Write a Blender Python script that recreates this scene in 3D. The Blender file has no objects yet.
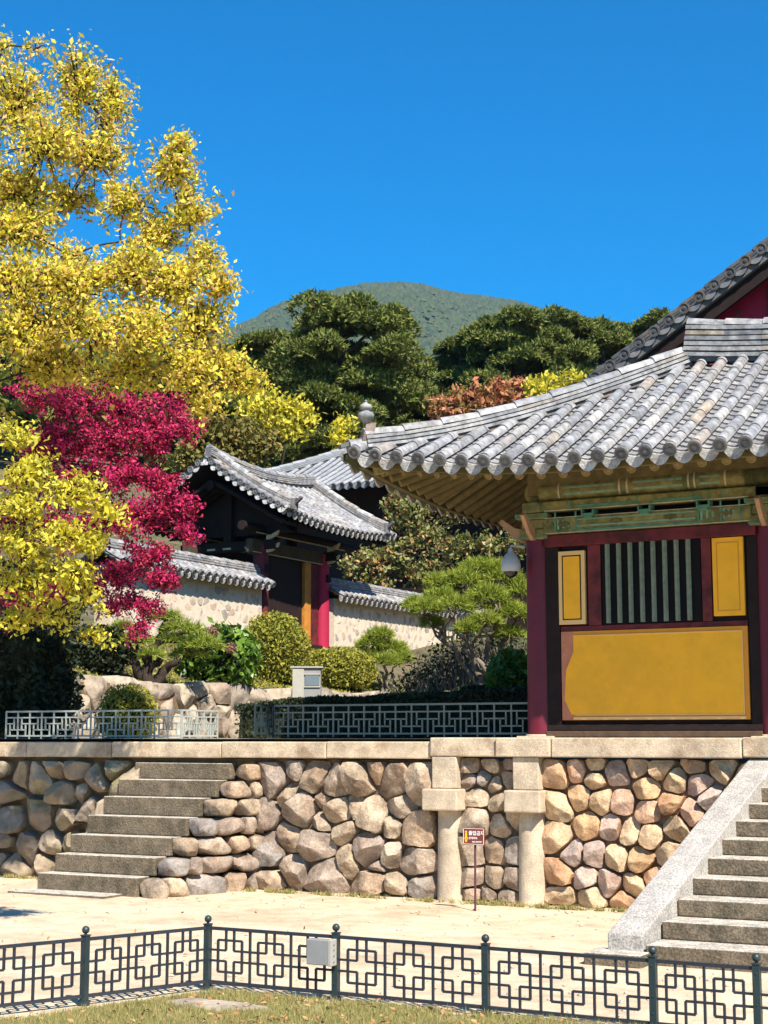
import bpy, math, random
import numpy as np
from mathutils import Vector, noise, Matrix
random.seed(7); RNG = np.random.default_rng(11)
S = bpy.context.scene; COL = S.collection
PI = math.pi; V = Vector

# ------------------------------------------------------------------ camera model (used to size real things at their real distance)
FPX, PITCH, YAW, CAMH = 1540.0, math.atan(223/1540.0), math.radians(28.1), 1.6
FW = V((-math.sin(YAW)*math.cos(PITCH), math.cos(YAW)*math.cos(PITCH), math.sin(PITCH)))
RT = V((math.cos(YAW), math.sin(YAW), 0)); UP = RT.cross(FW); CAM = V((0, 0, CAMH))
FH = V((-math.sin(YAW), math.cos(YAW), 0))
def ray(x, y): return FW*FPX + RT*(x-384) + UP*(512-y)
def atZ(x, y, z): r = ray(x, y); return CAM + r*((z-CAMH)/r.z)
def atY(x, y, v): r = ray(x, y); return CAM + r*(v/r.y)
def atX(x, y, v): r = ray(x, y); return CAM + r*(v/r.x)
def atD(x, y, d): r = ray(x, y); return CAM + r*(d/math.hypot(r.x, r.y))

# ------------------------------------------------------------------ materials
def mat(name, cols, nmix=0.35, nscale=6.0, rough=0.85, bump=0.3, bscale=30.0, transl=0.0, stain=None,
        stain_amt=0.4, stain_scale=1.2, spec=0.3, speck=None, metal=0.0, rnd='island', top=None, fine=None, transl_mul=1.0):
    m = bpy.data.materials.new(name); m.use_nodes = True
    nt = m.node_tree; N = nt.nodes; L = nt.links; N.clear()
    out = N.new('ShaderNodeOutputMaterial'); p = N.new('ShaderNodeBsdfPrincipled')
    p.inputs['Roughness'].default_value = rough; p.inputs['Specular IOR Level'].default_value = spec
    p.inputs['Metallic'].default_value = metal
    tc = N.new('ShaderNodeTexCoord'); geo = N.new('ShaderNodeNewGeometry')
    def nz(scale, detail=5, rough_=0.6):
        n = N.new('ShaderNodeTexNoise'); n.inputs['Scale'].default_value = scale; n.inputs['Detail'].default_value = detail
        n.inputs['Roughness'].default_value = rough_; L.new(tc.outputs['Object'], n.inputs['Vector']); return n
    def mix(a, b, fac, mode='MIX'):
        x = N.new('ShaderNodeMix'); x.data_type = 'RGBA'; x.blend_type = mode
        if isinstance(fac, (int, float)): x.inputs['Factor'].default_value = fac
        else: L.new(fac, x.inputs['Factor'])
        for k, s in ((6, a), (7, b)):
            if isinstance(s, tuple): x.inputs[k].default_value = (*s, 1) if len(s) == 3 else s
            else: L.new(s, x.inputs[k])
        return x.outputs[2]
    def ramp(src, stops):
        r = N.new('ShaderNodeValToRGB'); e = r.color_ramp.elements
        while len(e) < len(stops): e.new(0.5)
        for i, (pos, c) in enumerate(stops):
            e[i].position = pos; e[i].color = (*c, 1)
        L.new(src, r.inputs[0]); return r.outputs[0]
    if len(cols) > 1:
        st = [(i/(len(cols)-1), c) for i, c in enumerate(cols)]
        src = geo.outputs['Random Per Island'] if rnd == 'island' else nz(nscale*0.35, 4).outputs['Fac']
        if rnd != 'island':
            st = [(0.3+0.4*i/(len(cols)-1), c) for i, c in enumerate(cols)]
        col = ramp(src, st)
    else:
        rg = N.new('ShaderNodeRGB'); rg.outputs[0].default_value = (*cols[0], 1); col = rg.outputs[0]
    if stain:
        f = ramp(nz(stain_scale, 6, 0.7).outputs['Fac'], [(0.48, (0, 0, 0)), (0.62, (stain_amt,)*3)])
        col = mix(col, stain, f)
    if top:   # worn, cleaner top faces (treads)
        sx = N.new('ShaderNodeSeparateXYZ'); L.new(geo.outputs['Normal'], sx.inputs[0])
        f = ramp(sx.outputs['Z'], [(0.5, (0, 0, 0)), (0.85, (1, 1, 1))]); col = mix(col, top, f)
    if nmix:
        f = ramp(nz(nscale, 8, 0.65).outputs['Fac'], [(0.3, (1-nmix,)*3), (0.7, (1+nmix*0.4,)*3)])
        col = mix(col, f, 1.0, 'MULTIPLY')
    if speck:
        f = ramp(nz(speck[1], 2, 0.5).outputs['Fac'], [(0.42, (1-speck[0],)*3), (0.56, (1.12,)*3)])
        col = mix(col, f, 1.0, 'MULTIPLY')
    L.new(col, p.inputs['Base Color'])
    if bump:
        b = N.new('ShaderNodeBump'); b.inputs['Strength'].default_value = bump; b.inputs['Distance'].default_value = 0.02
        L.new(nz(bscale, 8, 0.65).outputs['Fac'], b.inputs['Height']); L.new(b.outputs[0], p.inputs['Normal'])
    if transl:
        t = N.new('ShaderNodeBsdfTranslucent'); L.new(col, t.inputs['Color'])
        ms = N.new('ShaderNodeMixShader'); ms.inputs[0].default_value = transl
        L.new(p.outputs[0], ms.inputs[1]); L.new(t.outputs[0], ms.inputs[2]); L.new(ms.outputs[0], out.inputs[0])
    else: L.new(p.outputs[0], out.inputs[0])
    return m

MT = dict(
 sand=mat('sand', [(0.59,0.455,0.30),(0.68,0.54,0.375)], rnd='noise', nmix=0.3, nscale=4.0, bump=0.8, bscale=35, stain=(0.44,0.33,0.21), stain_amt=0.65, stain_scale=0.8, speck=(0.1,160)),
 soil=mat('soil', [(0.10,0.085,0.045),(0.18,0.14,0.08)], rnd='noise', nmix=0.5, nscale=3, bump=0.8, bscale=20, stain=(0.07,0.09,0.03), stain_amt=0.8, stain_scale=0.7),
 gravel=mat('gravel', [(0.48,0.42,0.33),(0.58,0.5,0.4)], rnd='noise', nmix=0.3, nscale=5, bump=0.6, bscale=60),
 cope=mat('coping_granite', [(0.54,0.41,0.275),(0.60,0.48,0.34),(0.48,0.36,0.24)], nmix=0.42, nscale=4, bump=0.35, bscale=40, speck=(0.22,120), stain=(0.27,0.17,0.095), stain_amt=0.65, stain_scale=2.2),
 pillar=mat('pillar_granite', [(0.54,0.43,0.30),(0.58,0.48,0.35)], nmix=0.38, nscale=4, bump=0.3, bscale=50, speck=(0.2,120), stain=(0.42,0.32,0.22), stain_amt=0.45, stain_scale=3),
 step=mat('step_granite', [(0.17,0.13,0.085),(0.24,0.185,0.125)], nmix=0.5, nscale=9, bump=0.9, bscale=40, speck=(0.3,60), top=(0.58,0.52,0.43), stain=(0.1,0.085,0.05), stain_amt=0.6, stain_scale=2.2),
 rail=mat('speckled_granite', [(0.43,0.395,0.35)], nmix=0.3, nscale=5, bump=0.4, bscale=70, speck=(0.32,70), stain=(0.38,0.36,0.33), stain_amt=0.4, stain_scale=6),
 boulder=mat('wall_boulders', [(0.34,0.255,0.175),(0.47,0.36,0.245),(0.33,0.26,0.21),(0.52,0.39,0.26),(0.30,0.265,0.235),(0.47,0.32,0.20),(0.40,0.33,0.25)], nmix=0.6, nscale=4.5, bump=1.0, bscale=18, speck=(0.12,50), stain=(0.22,0.13,0.075), stain_amt=0.6, stain_scale=3),
 warm=mat('warm_boulders', [(0.60,0.36,0.18),(0.60,0.44,0.27),(0.66,0.48,0.30),(0.56,0.31,0.16),(0.60,0.42,0.32),(0.42,0.35,0.31)], nmix=0.55, nscale=5, bump=1.0, bscale=20, speck=(0.1,60), stain=(0.42,0.2,0.09), stain_amt=0.45, stain_scale=4),
 mossy=mat('mossy_boulders', [(0.33,0.25,0.17),(0.42,0.33,0.23),(0.28,0.22,0.17)], nmix=0.45, nscale=5, bump=0.9, bscale=14, stain=(0.19,0.17,0.06), stain_amt=0.7, stain_scale=2),
 pale=mat('pale_boulders', [(0.38,0.30,0.215),(0.50,0.41,0.30),(0.28,0.235,0.19),(0.44,0.33,0.24)], nmix=0.55, nscale=5, bump=1.0, bscale=12, stain=(0.3,0.24,0.18), stain_amt=0.5, stain_scale=2),
 earth=mat('packed_earth', [(0.20,0.13,0.075)], nmix=0.5, nscale=6, bump=0.6, bscale=25),
 mortar=mat('lime_mortar', [(0.60,0.51,0.39)], nmix=0.15, nscale=8, bump=0.4, bscale=30),
 chip=mat('garden_wall_stones', [(0.56,0.42,0.29),(0.62,0.52,0.4),(0.38,0.35,0.32),(0.58,0.42,0.3),(0.30,0.28,0.25),(0.5,0.36,0.26)], nmix=0.3, nscale=8, bump=0.4, bscale=20),
 tile=mat('roof_tile', [(0.27,0.27,0.28),(0.38,0.37,0.36),(0.20,0.20,0.215),(0.46,0.44,0.41),(0.30,0.30,0.315),(0.36,0.345,0.325),(0.23,0.235,0.25),(0.44,0.35,0.25)], nmix=0.62, nscale=11, rough=0.6, bump=0.3, bscale=40, stain=(0.20,0.2,0.2), stain_amt=0.6, stain_scale=5),
 tilepan=mat('pan_tile', [(0.24,0.24,0.245),(0.35,0.34,0.33),(0.17,0.17,0.185),(0.30,0.29,0.28)], nmix=0.5, nscale=14, rough=0.65, bump=0.3, bscale=40, stain=(0.17,0.17,0.17), stain_amt=0.6, stain_scale=6),
 tiledisc=mat('eave_tile_end', [(0.17,0.17,0.175),(0.24,0.235,0.23),(0.13,0.13,0.135),(0.27,0.24,0.21)], nmix=0.4, nscale=25, rough=0.7, bump=0.8, bscale=60),
 tilelip=mat('eave_drip_tile', [(0.46,0.455,0.44),(0.56,0.54,0.52),(0.4,0.39,0.38),(0.5,0.46,0.4)], nmix=0.45, nscale=20, rough=0.65, bump=1.0, bscale=45, stain=(0.24,0.2,0.16), stain_amt=0.5, stain_scale=6),
 tiledark=mat('old_dark_tile', [(0.12,0.12,0.125),(0.17,0.165,0.16),(0.1,0.1,0.105),(0.22,0.15,0.11)], nmix=0.4, nscale=10, rough=0.7, bump=0.3, bscale=30),
 tilemid=mat('grey_tile', [(0.25,0.26,0.28),(0.31,0.32,0.33),(0.22,0.23,0.24)], nmix=0.3, nscale=6, rough=0.7, bump=0.3, bscale=30),
 olive=mat('faded_olive_paint', [(0.25,0.21,0.07),(0.33,0.27,0.10)], nmix=0.6, nscale=11, rough=0.8, bump=0.3, bscale=30, stain=(0.08,0.13,0.06), stain_amt=0.7, stain_scale=4),
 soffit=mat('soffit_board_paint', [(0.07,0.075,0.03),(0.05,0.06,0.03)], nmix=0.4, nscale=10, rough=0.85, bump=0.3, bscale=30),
 mint=mat('mint_paint', [(0.22,0.36,0.24)], nmix=0.4, nscale=16, rough=0.8, bump=0.2),
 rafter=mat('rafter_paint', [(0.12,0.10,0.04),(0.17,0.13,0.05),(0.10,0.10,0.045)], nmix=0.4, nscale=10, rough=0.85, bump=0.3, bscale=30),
 teal=mat('teal_paint', [(0.10,0.25,0.17)], nmix=0.35, nscale=14, rough=0.8, bump=0.2),
 cream=mat('cream_line_paint', [(0.55,0.48,0.33)], nmix=0.4, nscale=20, rough=0.8, bump=0.2),
 salmon=mat('salmon_paint', [(0.55,0.2,0.11)], nmix=0.2, nscale=12, rough=0.8, bump=0.15),
 pinkwood=mat('carved_pink_paint', [(0.45,0.26,0.15)], nmix=0.25, nscale=12, rough=0.8, bump=0.15),
 maroon=mat('maroon_paint', [(0.125,0.006,0.02)], nmix=0.3, nscale=7, rough=0.5, bump=0.12, bscale=14, spec=0.4),
 maroonb=mat('worn_maroon_paint', [(0.13,0.014,0.018),(0.19,0.03,0.03)], nmix=0.5, nscale=9, rough=0.7, bump=0.3, bscale=20, stain=(0.05,0.012,0.012), stain_amt=0.8, stain_scale=3),
 gatered=mat('crimson_post_paint', [(0.36,0.014,0.05)], nmix=0.15, nscale=7, rough=0.6, bump=0.1),
 dark=mat('dark_timber', [(0.018,0.008,0.006)], nmix=0.5, nscale=8, rough=0.8, bump=0.3),
 shadeblack=mat('interior_shade_black', [(0.006,0.005,0.005)], nmix=0, rough=0.95, bump=0),  # near-black colour standing for shade inside the window and the beam gap
 yellow=mat('yellow_ochre_panel', [(1.0,0.46,0.02)], nmix=0.12, nscale=6, rough=0.7, bump=0.1, bscale=12, stain=(0.5,0.22,0.04), stain_amt=0.16, stain_scale=1.3),
 yellowd=mat('deep_yellow_border', [(0.72,0.27,0.025)], nmix=0.1, nscale=5, rough=0.7, bump=0.1),
 yellowl=mat('light_yellow_border', [(0.85,0.52,0.2)], nmix=0.1, nscale=5, rough=0.7, bump=0.1),
 lattice=mat('grey_green_bars', [(0.25,0.28,0.2),(0.2,0.235,0.17)], nmix=0.35, nscale=16, rough=0.8, bump=0.3),
 door=mat('yellow_timber', [(0.5,0.2,0.03)], nmix=0.3, nscale=8, rough=0.7, bump=0.2),
 ironf=mat('dark_green_fence_paint', [(0.02,0.034,0.036)], nmix=0.2, nscale=20, rough=0.45, bump=0.1, spec=0.5),
 ironr=mat('black_rail_paint', [(0.025,0.028,0.036)], nmix=0.2, nscale=20, rough=0.45, bump=0.1, spec=0.5),
 irong=mat('grey_green_rail_paint', [(0.16,0.185,0.165)], nmix=0.2, nscale=20, rough=0.5, bump=0.1),
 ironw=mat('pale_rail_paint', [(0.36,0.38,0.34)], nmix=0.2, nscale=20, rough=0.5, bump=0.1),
 whitepaint=mat('pale_box_paint', [(0.38,0.355,0.30)], nmix=0.1, nscale=10, rough=0.5, bump=0.05),
 boxgrey=mat('grey_box_side', [(0.25,0.245,0.235)], nmix=0.1, nscale=10, rough=0.5, bump=0.05),
 signbrown=mat('brown_sign_paint', [(0.16,0.035,0.025)], nmix=0.1, rough=0.5, bump=0),
 signpole=mat('maroon_pole', [(0.10,0.03,0.05)], nmix=0.1, rough=0.5, bump=0),
 signwhite=mat('white_lettering', [(0.85,0.8,0.78)], nmix=0, rough=0.6, bump=0),
 signyellow=mat('yellow_sign_mark', [(0.85,0.42,0.02)], nmix=0, rough=0.6, bump=0),
 glassb=mat('black_dome_glass', [(0.01,0.01,0.012)], nmix=0, rough=0.1, bump=0, spec=0.6),
 camgrey=mat('camera_housing', [(0.42,0.43,0.45)], nmix=0.1, rough=0.4, bump=0, spec=0.5),
 glass=mat('window_glass', [(0.12,0.15,0.18)], nmix=0.1, rough=0.1, bump=0, spec=0.6),
 bark=mat('bark', [(0.045,0.03,0.022)], nmix=0.5, nscale=12, rough=0.95, bump=0.9, bscale=25),
 barkp=mat('pine_bark', [(0.13,0.085,0.06)], nmix=0.5, nscale=8, rough=0.95, bump=0.9, bscale=15),
 barkg=mat('grey_bark', [(0.2,0.16,0.12)], nmix=0.4, nscale=9, rough=0.95, bump=0.6, bscale=20),
 lyel=mat('yellow_leaves', [(0.74,0.62,0.03),(0.84,0.76,0.07),(0.66,0.44,0.12),(0.28,0.32,0.04),(0.5,0.5,0.04),(0.86,0.72,0.10),(0.74,0.46,0.16),(0.8,0.64,0.04)], nmix=0, rough=0.6, bump=0, transl=0.4),
 lyel2=mat('lemon_leaves', [(0.66,0.54,0.03),(0.74,0.63,0.05),(0.42,0.4,0.04),(0.78,0.68,0.10),(0.3,0.32,0.05)], nmix=0, rough=0.6, bump=0, transl=0.4),
 lred=mat('crimson_leaves', [(0.26,0.004,0.04),(0.64,0.016,0.17),(0.06,0.003,0.012),(0.66,0.03,0.16),(0.36,0.006,0.07),(0.58,0.06,0.10),(0.12,0.004,0.02),(0.3,0.03,0.03)], nmix=0, rough=0.6, bump=0, transl=0.2),  # near-black tones imitate shade inside the crown, pink ones sunlit leaves
 lpine=mat('pine_needles', [(0.06,0.09,0.013),(0.11,0.145,0.02),(0.17,0.195,0.03),(0.035,0.06,0.01),(0.22,0.225,0.04),(0.09,0.085,0.03)], nmix=0, rough=0.7, bump=0, transl=0.12),
 lpine2=mat('bright_pine_needles', [(0.20,0.26,0.025),(0.31,0.36,0.035),(0.12,0.18,0.02),(0.38,0.40,0.05)], nmix=0, rough=0.7, bump=0, transl=0.2),
 lclip=mat('clipped_shrub_leaves', [(0.22,0.23,0.025),(0.33,0.31,0.035),(0.15,0.17,0.02),(0.38,0.31,0.05)], nmix=0, rough=0.7, bump=0, transl=0.2),
 lgreen=mat('glossy_green_leaves', [(0.07,0.15,0.015),(0.14,0.25,0.02),(0.04,0.09,0.012),(0.22,0.33,0.03)], nmix=0, rough=0.45, bump=0, transl=0.2, spec=0.5),
 ldark=mat('shade_dark_leaves', [(0.010,0.018,0.006),(0.02,0.03,0.009),(0.035,0.045,0.014)], nmix=0, rough=0.6, bump=0, transl=0.1),  # greens lowered to near black, so the leaf colour carries shade
 lbrown=mat('bronze_leaves', [(0.2,0.16,0.03),(0.15,0.15,0.03),(0.28,0.18,0.04),(0.1,0.1,0.02)], nmix=0, rough=0.7, bump=0, transl=0.2),
 lcoral=mat('coral_leaves', [(0.55,0.16,0.09),(0.42,0.2,0.08),(0.6,0.24,0.13),(0.3,0.17,0.05),(0.25,0.22,0.05)], nmix=0, rough=0.7, bump=0, transl=0.3),
 lcamel=mat('mixed_orange_green_leaves', [(0.12,0.16,0.03),(0.22,0.24,0.05),(0.05,0.08,0.02),(0.5,0.2,0.09),(0.3,0.3,0.08),(0.1,0.13,0.03),(0.38,0.36,0.16),(0.16,0.2,0.04)], nmix=0, rough=0.5, bump=0, transl=0.25),
 lflower=mat('faded_pink_blooms', [(0.36,0.19,0.13),(0.28,0.16,0.1)], nmix=0, rough=0.8, bump=0, transl=0.2),
 core=mat('inner_foliage', [(0.015,0.018,0.006)], nmix=0.5, nscale=20, rough=0.9, bump=0.8, bscale=30),
 grassm=mat('lawn_grass', [(0.22,0.25,0.05),(0.38,0.32,0.12),(0.14,0.18,0.03),(0.48,0.35,0.17),(0.3,0.25,0.08)], nmix=0, rough=0.8, bump=0, transl=0.2),
 lawn=mat('lawn_soil', [(0.3,0.24,0.11),(0.22,0.2,0.08)], rnd='noise', nmix=0.4, nscale=9, bump=0.6, bscale=50),
 litter=mat('dry_leaves', [(0.42,0.2,0.07),(0.3,0.12,0.05),(0.5,0.3,0.12),(0.2,0.1,0.05)], nmix=0, rough=0.8, bump=0),
 hill=mat('hill_floor', [(0.045,0.06,0.025),(0.06,0.075,0.03)], rnd='noise', nmix=0.5, nscale=0.6, bump=0.8, bscale=2),
 stonel=mat('lantern_stone', [(0.35,0.37,0.3)], nmix=0.4, nscale=10, rough=0.9, bump=0.5),
 mtree=mat('mountain_trees', [(0.035,0.06,0.028),(0.055,0.075,0.03),(0.028,0.045,0.025),(0.07,0.08,0.04),(0.05,0.07,0.025)], nmix=0, rough=0.9, bump=0),
 darkwood=mat('brown_floor_timber', [(0.10,0.06,0.035)], nmix=0.4, nscale=8, rough=0.8, bump=0.3),
 raftend=mat('rafter_end_paint', [(0.22,0.18,0.07),(0.28,0.2,0.09)], nmix=0.3, nscale=20, rough=0.8, bump=0.2),
 olivedk=mat('gate_timber', [(0.075,0.055,0.03),(0.055,0.04,0.025)], nmix=0.4, nscale=8, rough=0.85, bump=0.3),
 tileold=mat('shaded_verge_tile', [(0.065,0.075,0.08),(0.11,0.105,0.10),(0.06,0.06,0.065),(0.13,0.10,0.08)], nmix=0.4, nscale=10, rough=0.75, bump=0.3, bscale=30),  # darker copy of the old tile, shade worked into its greys
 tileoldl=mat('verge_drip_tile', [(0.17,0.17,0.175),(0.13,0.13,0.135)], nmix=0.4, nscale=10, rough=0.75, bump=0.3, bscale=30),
 darkrock=mat('dark_rock', [(0.06,0.055,0.05)], nmix=0.5, nscale=9, rough=0.9, bump=0.8, bscale=20),
)

# ------------------------------------------------------------------ mesh helpers
def link(o, parent=None):
    COL.objects.link(o)
    if parent is not None:
        o.parent = parent; o.matrix_parent_inverse = parent.matrix_basis.inverted()
    return o
def tag(o, label=None, cat=None, group=None, kind=None):
    if label: o['label'] = label
    if cat: o['category'] = cat
    if group: o['group'] = group
    if kind: o['kind'] = kind
    return o
def empty(name, loc, label, cat, group=None):
    o = bpy.data.objects.new(name, None); COL.objects.link(o); o.location = loc; o.empty_display_size = 0.3
    return tag(o, label, cat, group)
class MB:
    def __init__(s): s.v = []; s.f = []; s.m = []; s.mi = 0
    def add(s, vs, fs):
        b = len(s.v); s.v.extend([tuple(p) for p in vs])
        for f in fs: s.f.append(tuple(i+b for i in f)); s.m.append(s.mi)
    def box(s, a, b):
        x0, y0, z0 = a; x1, y1, z1 = b
        s.add([(x0,y0,z0),(x1,y0,z0),(x1,y1,z0),(x0,y1,z0),(x0,y0,z1),(x1,y0,z1),(x1,y1,z1),(x0,y1,z1)],
              [(0,3,2,1),(4,5,6,7),(0,1,5,4),(1,2,6,5),(2,3,7,6),(3,0,4,7)])
    def obox(s, c, ax, ay, az):      # centre and half-axes
        c, ax, ay, az = V(c), V(ax), V(ay), V(az); q = []
        for k in (-1, 1):
            for i, j in ((-1,-1),(1,-1),(1,1),(-1,1)): q.append(c+ax*i+ay*j+az*k)
        s.add(q, [(0,3,2,1),(4,5,6,7),(0,1,5,4),(1,2,6,5),(2,3,7,6),(3,0,4,7)])
    def bar(s, a, b, w, h=None, up=V((0,0,1))):
        a, b = V(a), V(b); d = (b-a).normalized(); sd = d.cross(up)
        if sd.length < 1e-4: sd = d.cross(V((0,1,0)))
        sd.normalize(); u = sd.cross(d).normalized(); h = h or w
        s.obox((a+b)/2, sd*w/2, u*h/2, (b-a)/2)
    def tube(s, pts, rs, n=8, cap=True):
        pts = [V(p) for p in pts]; rings = []
        if not isinstance(rs, (list, tuple)): rs = [rs]*len(pts)
        b0 = len(s.v); vs = []; fs = []; ref = None
        for i, p in enumerate(pts):
            d = (pts[min(i+1, len(pts)-1)]-pts[max(i-1, 0)]).normalized()
            if ref is None:
                ref = V((0,0,1)) if abs(d.z) < 0.9 else V((1,0,0))
            a = d.cross(ref).normalized(); c = d.cross(a).normalized(); ref = a.cross(d)
            for k in range(n):
                t = 2*PI*k/n; vs.append(p + (a*math.cos(t)+c*math.sin(t))*rs[i])
        for i in range(len(pts)-1):
            for k in range(n):
                k2 = (k+1) % n; fs.append((i*n+k, i*n+k2, (i+1)*n+k2, (i+1)*n+k))
        if cap: fs.append(tuple(range(n-1, -1, -1))); fs.append(tuple((len(pts)-1)*n+k for k in range(n)))
        s.add(vs, fs)
    def lathe(s, c, prof, n=16, ax=V((0,0,1))):
        c = V(c); ax = V(ax).normalized(); a = ax.orthogonal().normalized(); b = ax.cross(a); vs = []; fs = []
        for r, h in prof:
            for k in range(n):
                t = 2*PI*k/n; vs.append(c+ax*h+(a*math.cos(t)+b*math.sin(t))*r)
        for i in range(len(prof)-1):
            for k in range(n):
                k2 = (k+1) % n; fs.append((i*n+k, i*n+k2, (i+1)*n+k2, (i+1)*n+k))
        fs.append(tuple(range(n-1, -1, -1))); fs.append(tuple((len(prof)-1)*n+k for k in range(n)))
        s.add(vs, fs)
    def rock(s, c, hx, hy, hz, n=5, rnd=0.35, amp=0.05, seed=0, fr=1.6):   # rounded rough block
        c, hx, hy, hz = V(c), V(hx), V(hy), V(hz); idx = {}; vs = []; fs = []
        off = V((seed*3.7, seed*1.3, seed*7.1)); m = (hx.length+hy.length+hz.length)/3
        rg = random.Random(int(abs(seed)*977)+5); cuts = [(V((rg.uniform(-1, 1), rg.uniform(-1, 1), rg.uniform(-1, 1))).normalized(), rg.uniform(0.92, 1.2)) for _ in range(12)]
        def vid(i, j, k):
            if (i, j, k) not in idx:
                p = V((2*i/n-1, 2*j/n-1, 2*k/n-1))
                q = V([math.copysign(abs(a)**0.9, a) for a in p]); L = (abs(q.x)**6+abs(q.y)**6+abs(q.z)**6)**(1/6)
                sph = p.normalized(); rb = q/max(L, 1e-6)*0.98; q = rb*(1-rnd)+sph*rnd
                for cn, co_ in cuts:
                    dd = q.dot(cn)
                    if dd > co_: q = q-cn*(dd-co_)
                w = c+hx*q.x+hy*q.y+hz*q.z
                d = noise.noise(w*fr/m*0.5+off)*1.0+noise.noise(w*fr/m*1.7+off)*0.4
                idx[(i, j, k)] = len(vs); vs.append(w+(w-c).normalized()*d*amp*m*4)
            return idx[(i, j, k)]
        for i in range(n):
            for j in range(n):
                for k, fl in ((0, 1), (n, 0)):
                    q = [(i,j,k),(i+1,j,k),(i+1,j+1,k),(i,j+1,k)]; q = q[::-1] if fl else q; fs.append(tuple(vid(*t) for t in q))
                    q = [(i,k,j),(i,k,j+1),(i+1,k,j+1),(i+1,k,j)]; q = q[::-1] if fl else q; fs.append(tuple(vid(*t) for t in q))
                    q = [(k,i,j),(k,i+1,j),(k,i+1,j+1),(k,i,j+1)]; q = q[::-1] if fl else q; fs.append(tuple(vid(*t) for t in q))
        s.add(vs, fs)
    def build(s, name, m, parent=None, smooth=False, bevel=0.0, bseg=2, label=None):
        me = bpy.data.meshes.new(name); me.from_pydata(s.v, [], s.f)
        for x in (m if isinstance(m, (list, tuple)) else [m]): me.materials.append(MT[x] if isinstance(x, str) else x)
        if any(s.m): me.polygons.foreach_set('material_index', s.m)
        if smooth:
            me.polygons.foreach_set('use_smooth', [True]*len(s.f))
            me.set_sharp_from_angle(angle=math.radians(smooth if smooth is not True else 50))
        me.update(); o = bpy.data.objects.new(name, me); link(o, parent)
        if bevel:
            b = o.modifiers.new('bevel', 'BEVEL'); b.width = bevel; b.segments = bseg; b.limit_method = 'ANGLE'
        if label: o['label'] = label
        return o
def boxo(name, a, b, m, parent=None, bevel=0.0, label=None):
    q = MB(); q.box(a, b); return q.build(name, m, parent, bevel=bevel, label=label)

def fast_mesh(name, verts, nper, faces_local, m, parent=None):
    """verts (K, nper, 3); the same local faces (lists of equal length) for each element"""
    K = len(verts); me = bpy.data.meshes.new(name); fl = np.array(faces_local); nf, fs = fl.shape
    me.vertices.add(K*nper); me.vertices.foreach_set('co', np.ascontiguousarray(verts, dtype=np.float32).ravel())
    idx = (fl[None]+(np.arange(K)*nper)[:, None, None]).reshape(-1)
    me.loops.add(len(idx)); me.loops.foreach_set('vertex_index', idx.astype(np.int32))
    me.polygons.add(K*nf); me.polygons.foreach_set('loop_start', (np.arange(K*nf)*fs).astype(np.int32))
    me.materials.append(MT[m]); me.update(calc_edges=True)
    o = bpy.data.objects.new(name, me); return link(o, parent)
def unit(a): return a/np.maximum(np.linalg.norm(a, axis=-1, keepdims=True), 1e-9)
def leaves(name, C, size, m, parent=None, upb=0.35, droop=0.3, aspect=0.5, jit=0.35):
    """folded diamond leaves at centres C"""
    C = np.asarray(C, dtype=float); K = len(C)
    nrm = unit(RNG.normal(size=(K, 3))+np.array([0, 0, upb])); d = unit(np.cross(nrm, RNG.normal(size=(K, 3)))+np.array([0, 0, -droop]))
    sd = unit(np.cross(nrm, d)); nn = unit(np.cross(d, sd)); sz = size*(1+jit*RNG.normal(size=(K, 1))).clip(0.4, 1.8)
    w = sz*aspect*0.5; h = sz*0.5
    v = np.stack([C-d*h, C+sd*w+nn*w*0.35-d*h*0.1, C+d*h, C-sd*w+nn*w*0.35-d*h*0.1], axis=1)
    return fast_mesh(name, v, 4, [(0, 1, 2), (0, 2, 3)], m, parent)
def needles(name, C, N, size, m, parent=None, width=0.16, spread=0.7, k=3):
    """k narrow triangles fanning from each centre around direction N"""
    C = np.repeat(np.asarray(C, float), k, axis=0); N = np.repeat(np.asarray(N, float), k, axis=0); K = len(C)
    d = unit(N+RNG.normal(size=(K, 3))*spread); sd = unit(np.cross(d, RNG.normal(size=(K, 3))))
    sz = size*RNG.uniform(0.6, 1.3, size=(K, 1)); w = sz*width
    v = np.stack([C-sd*w, C+sd*w, C+d*sz], axis=1)
    return fast_mesh(name, v, 3, [(0, 1, 2)], m, parent)

# ------------------------------------------------------------------ stones fitted together in a wall
def clip_poly(poly, a, b, c):       # keep a*x+b*y <= c
    out = []
    for i in range(len(poly)):
        p, q = poly[i], poly[(i+1) % len(poly)]; dp = a*p[0]+b*p[1]-c; dq = a*q[0]+b*q[1]-c
        if dp <= 0: out.append(p)
        if (dp < 0 < dq) or (dq < 0 < dp):
            t = dp/(dp-dq); out.append((p[0]+(q[0]-p[0])*t, p[1]+(q[1]-p[1])*t))
    return out
def voronoi(seeds, region):
    cells = []
    seeds = [(s_[0], s_[1], s_[2] if len(s_) > 2 else 0.0) for s_ in seeds]
    for i, (x, y, wi) in enumerate(seeds):
        poly = list(region)
        for j, (u, v, wj) in enumerate(seeds):
            if i == j: continue
            dx, dy = u-x, v-y
            if dx*dx+dy*dy > 9: continue
            poly = clip_poly(poly, dx, dy, (u*u+v*v-x*x-y*y-wj+wi)/2)
            if len(poly) < 3: break
        if len(poly) >= 3: cells.append(poly)
    return cells
def area_c(poly):
    A = cx = cy = 0
    for i in range(len(poly)):
        x0, y0 = poly[i]; x1, y1 = poly[(i+1) % len(poly)]; k = x0*y1-x1*y0; A += k; cx += (x0+x1)*k; cy += (y0+y1)*k
    return A/2, cx/(3*A+1e-12), cy/(3*A+1e-12)
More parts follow.
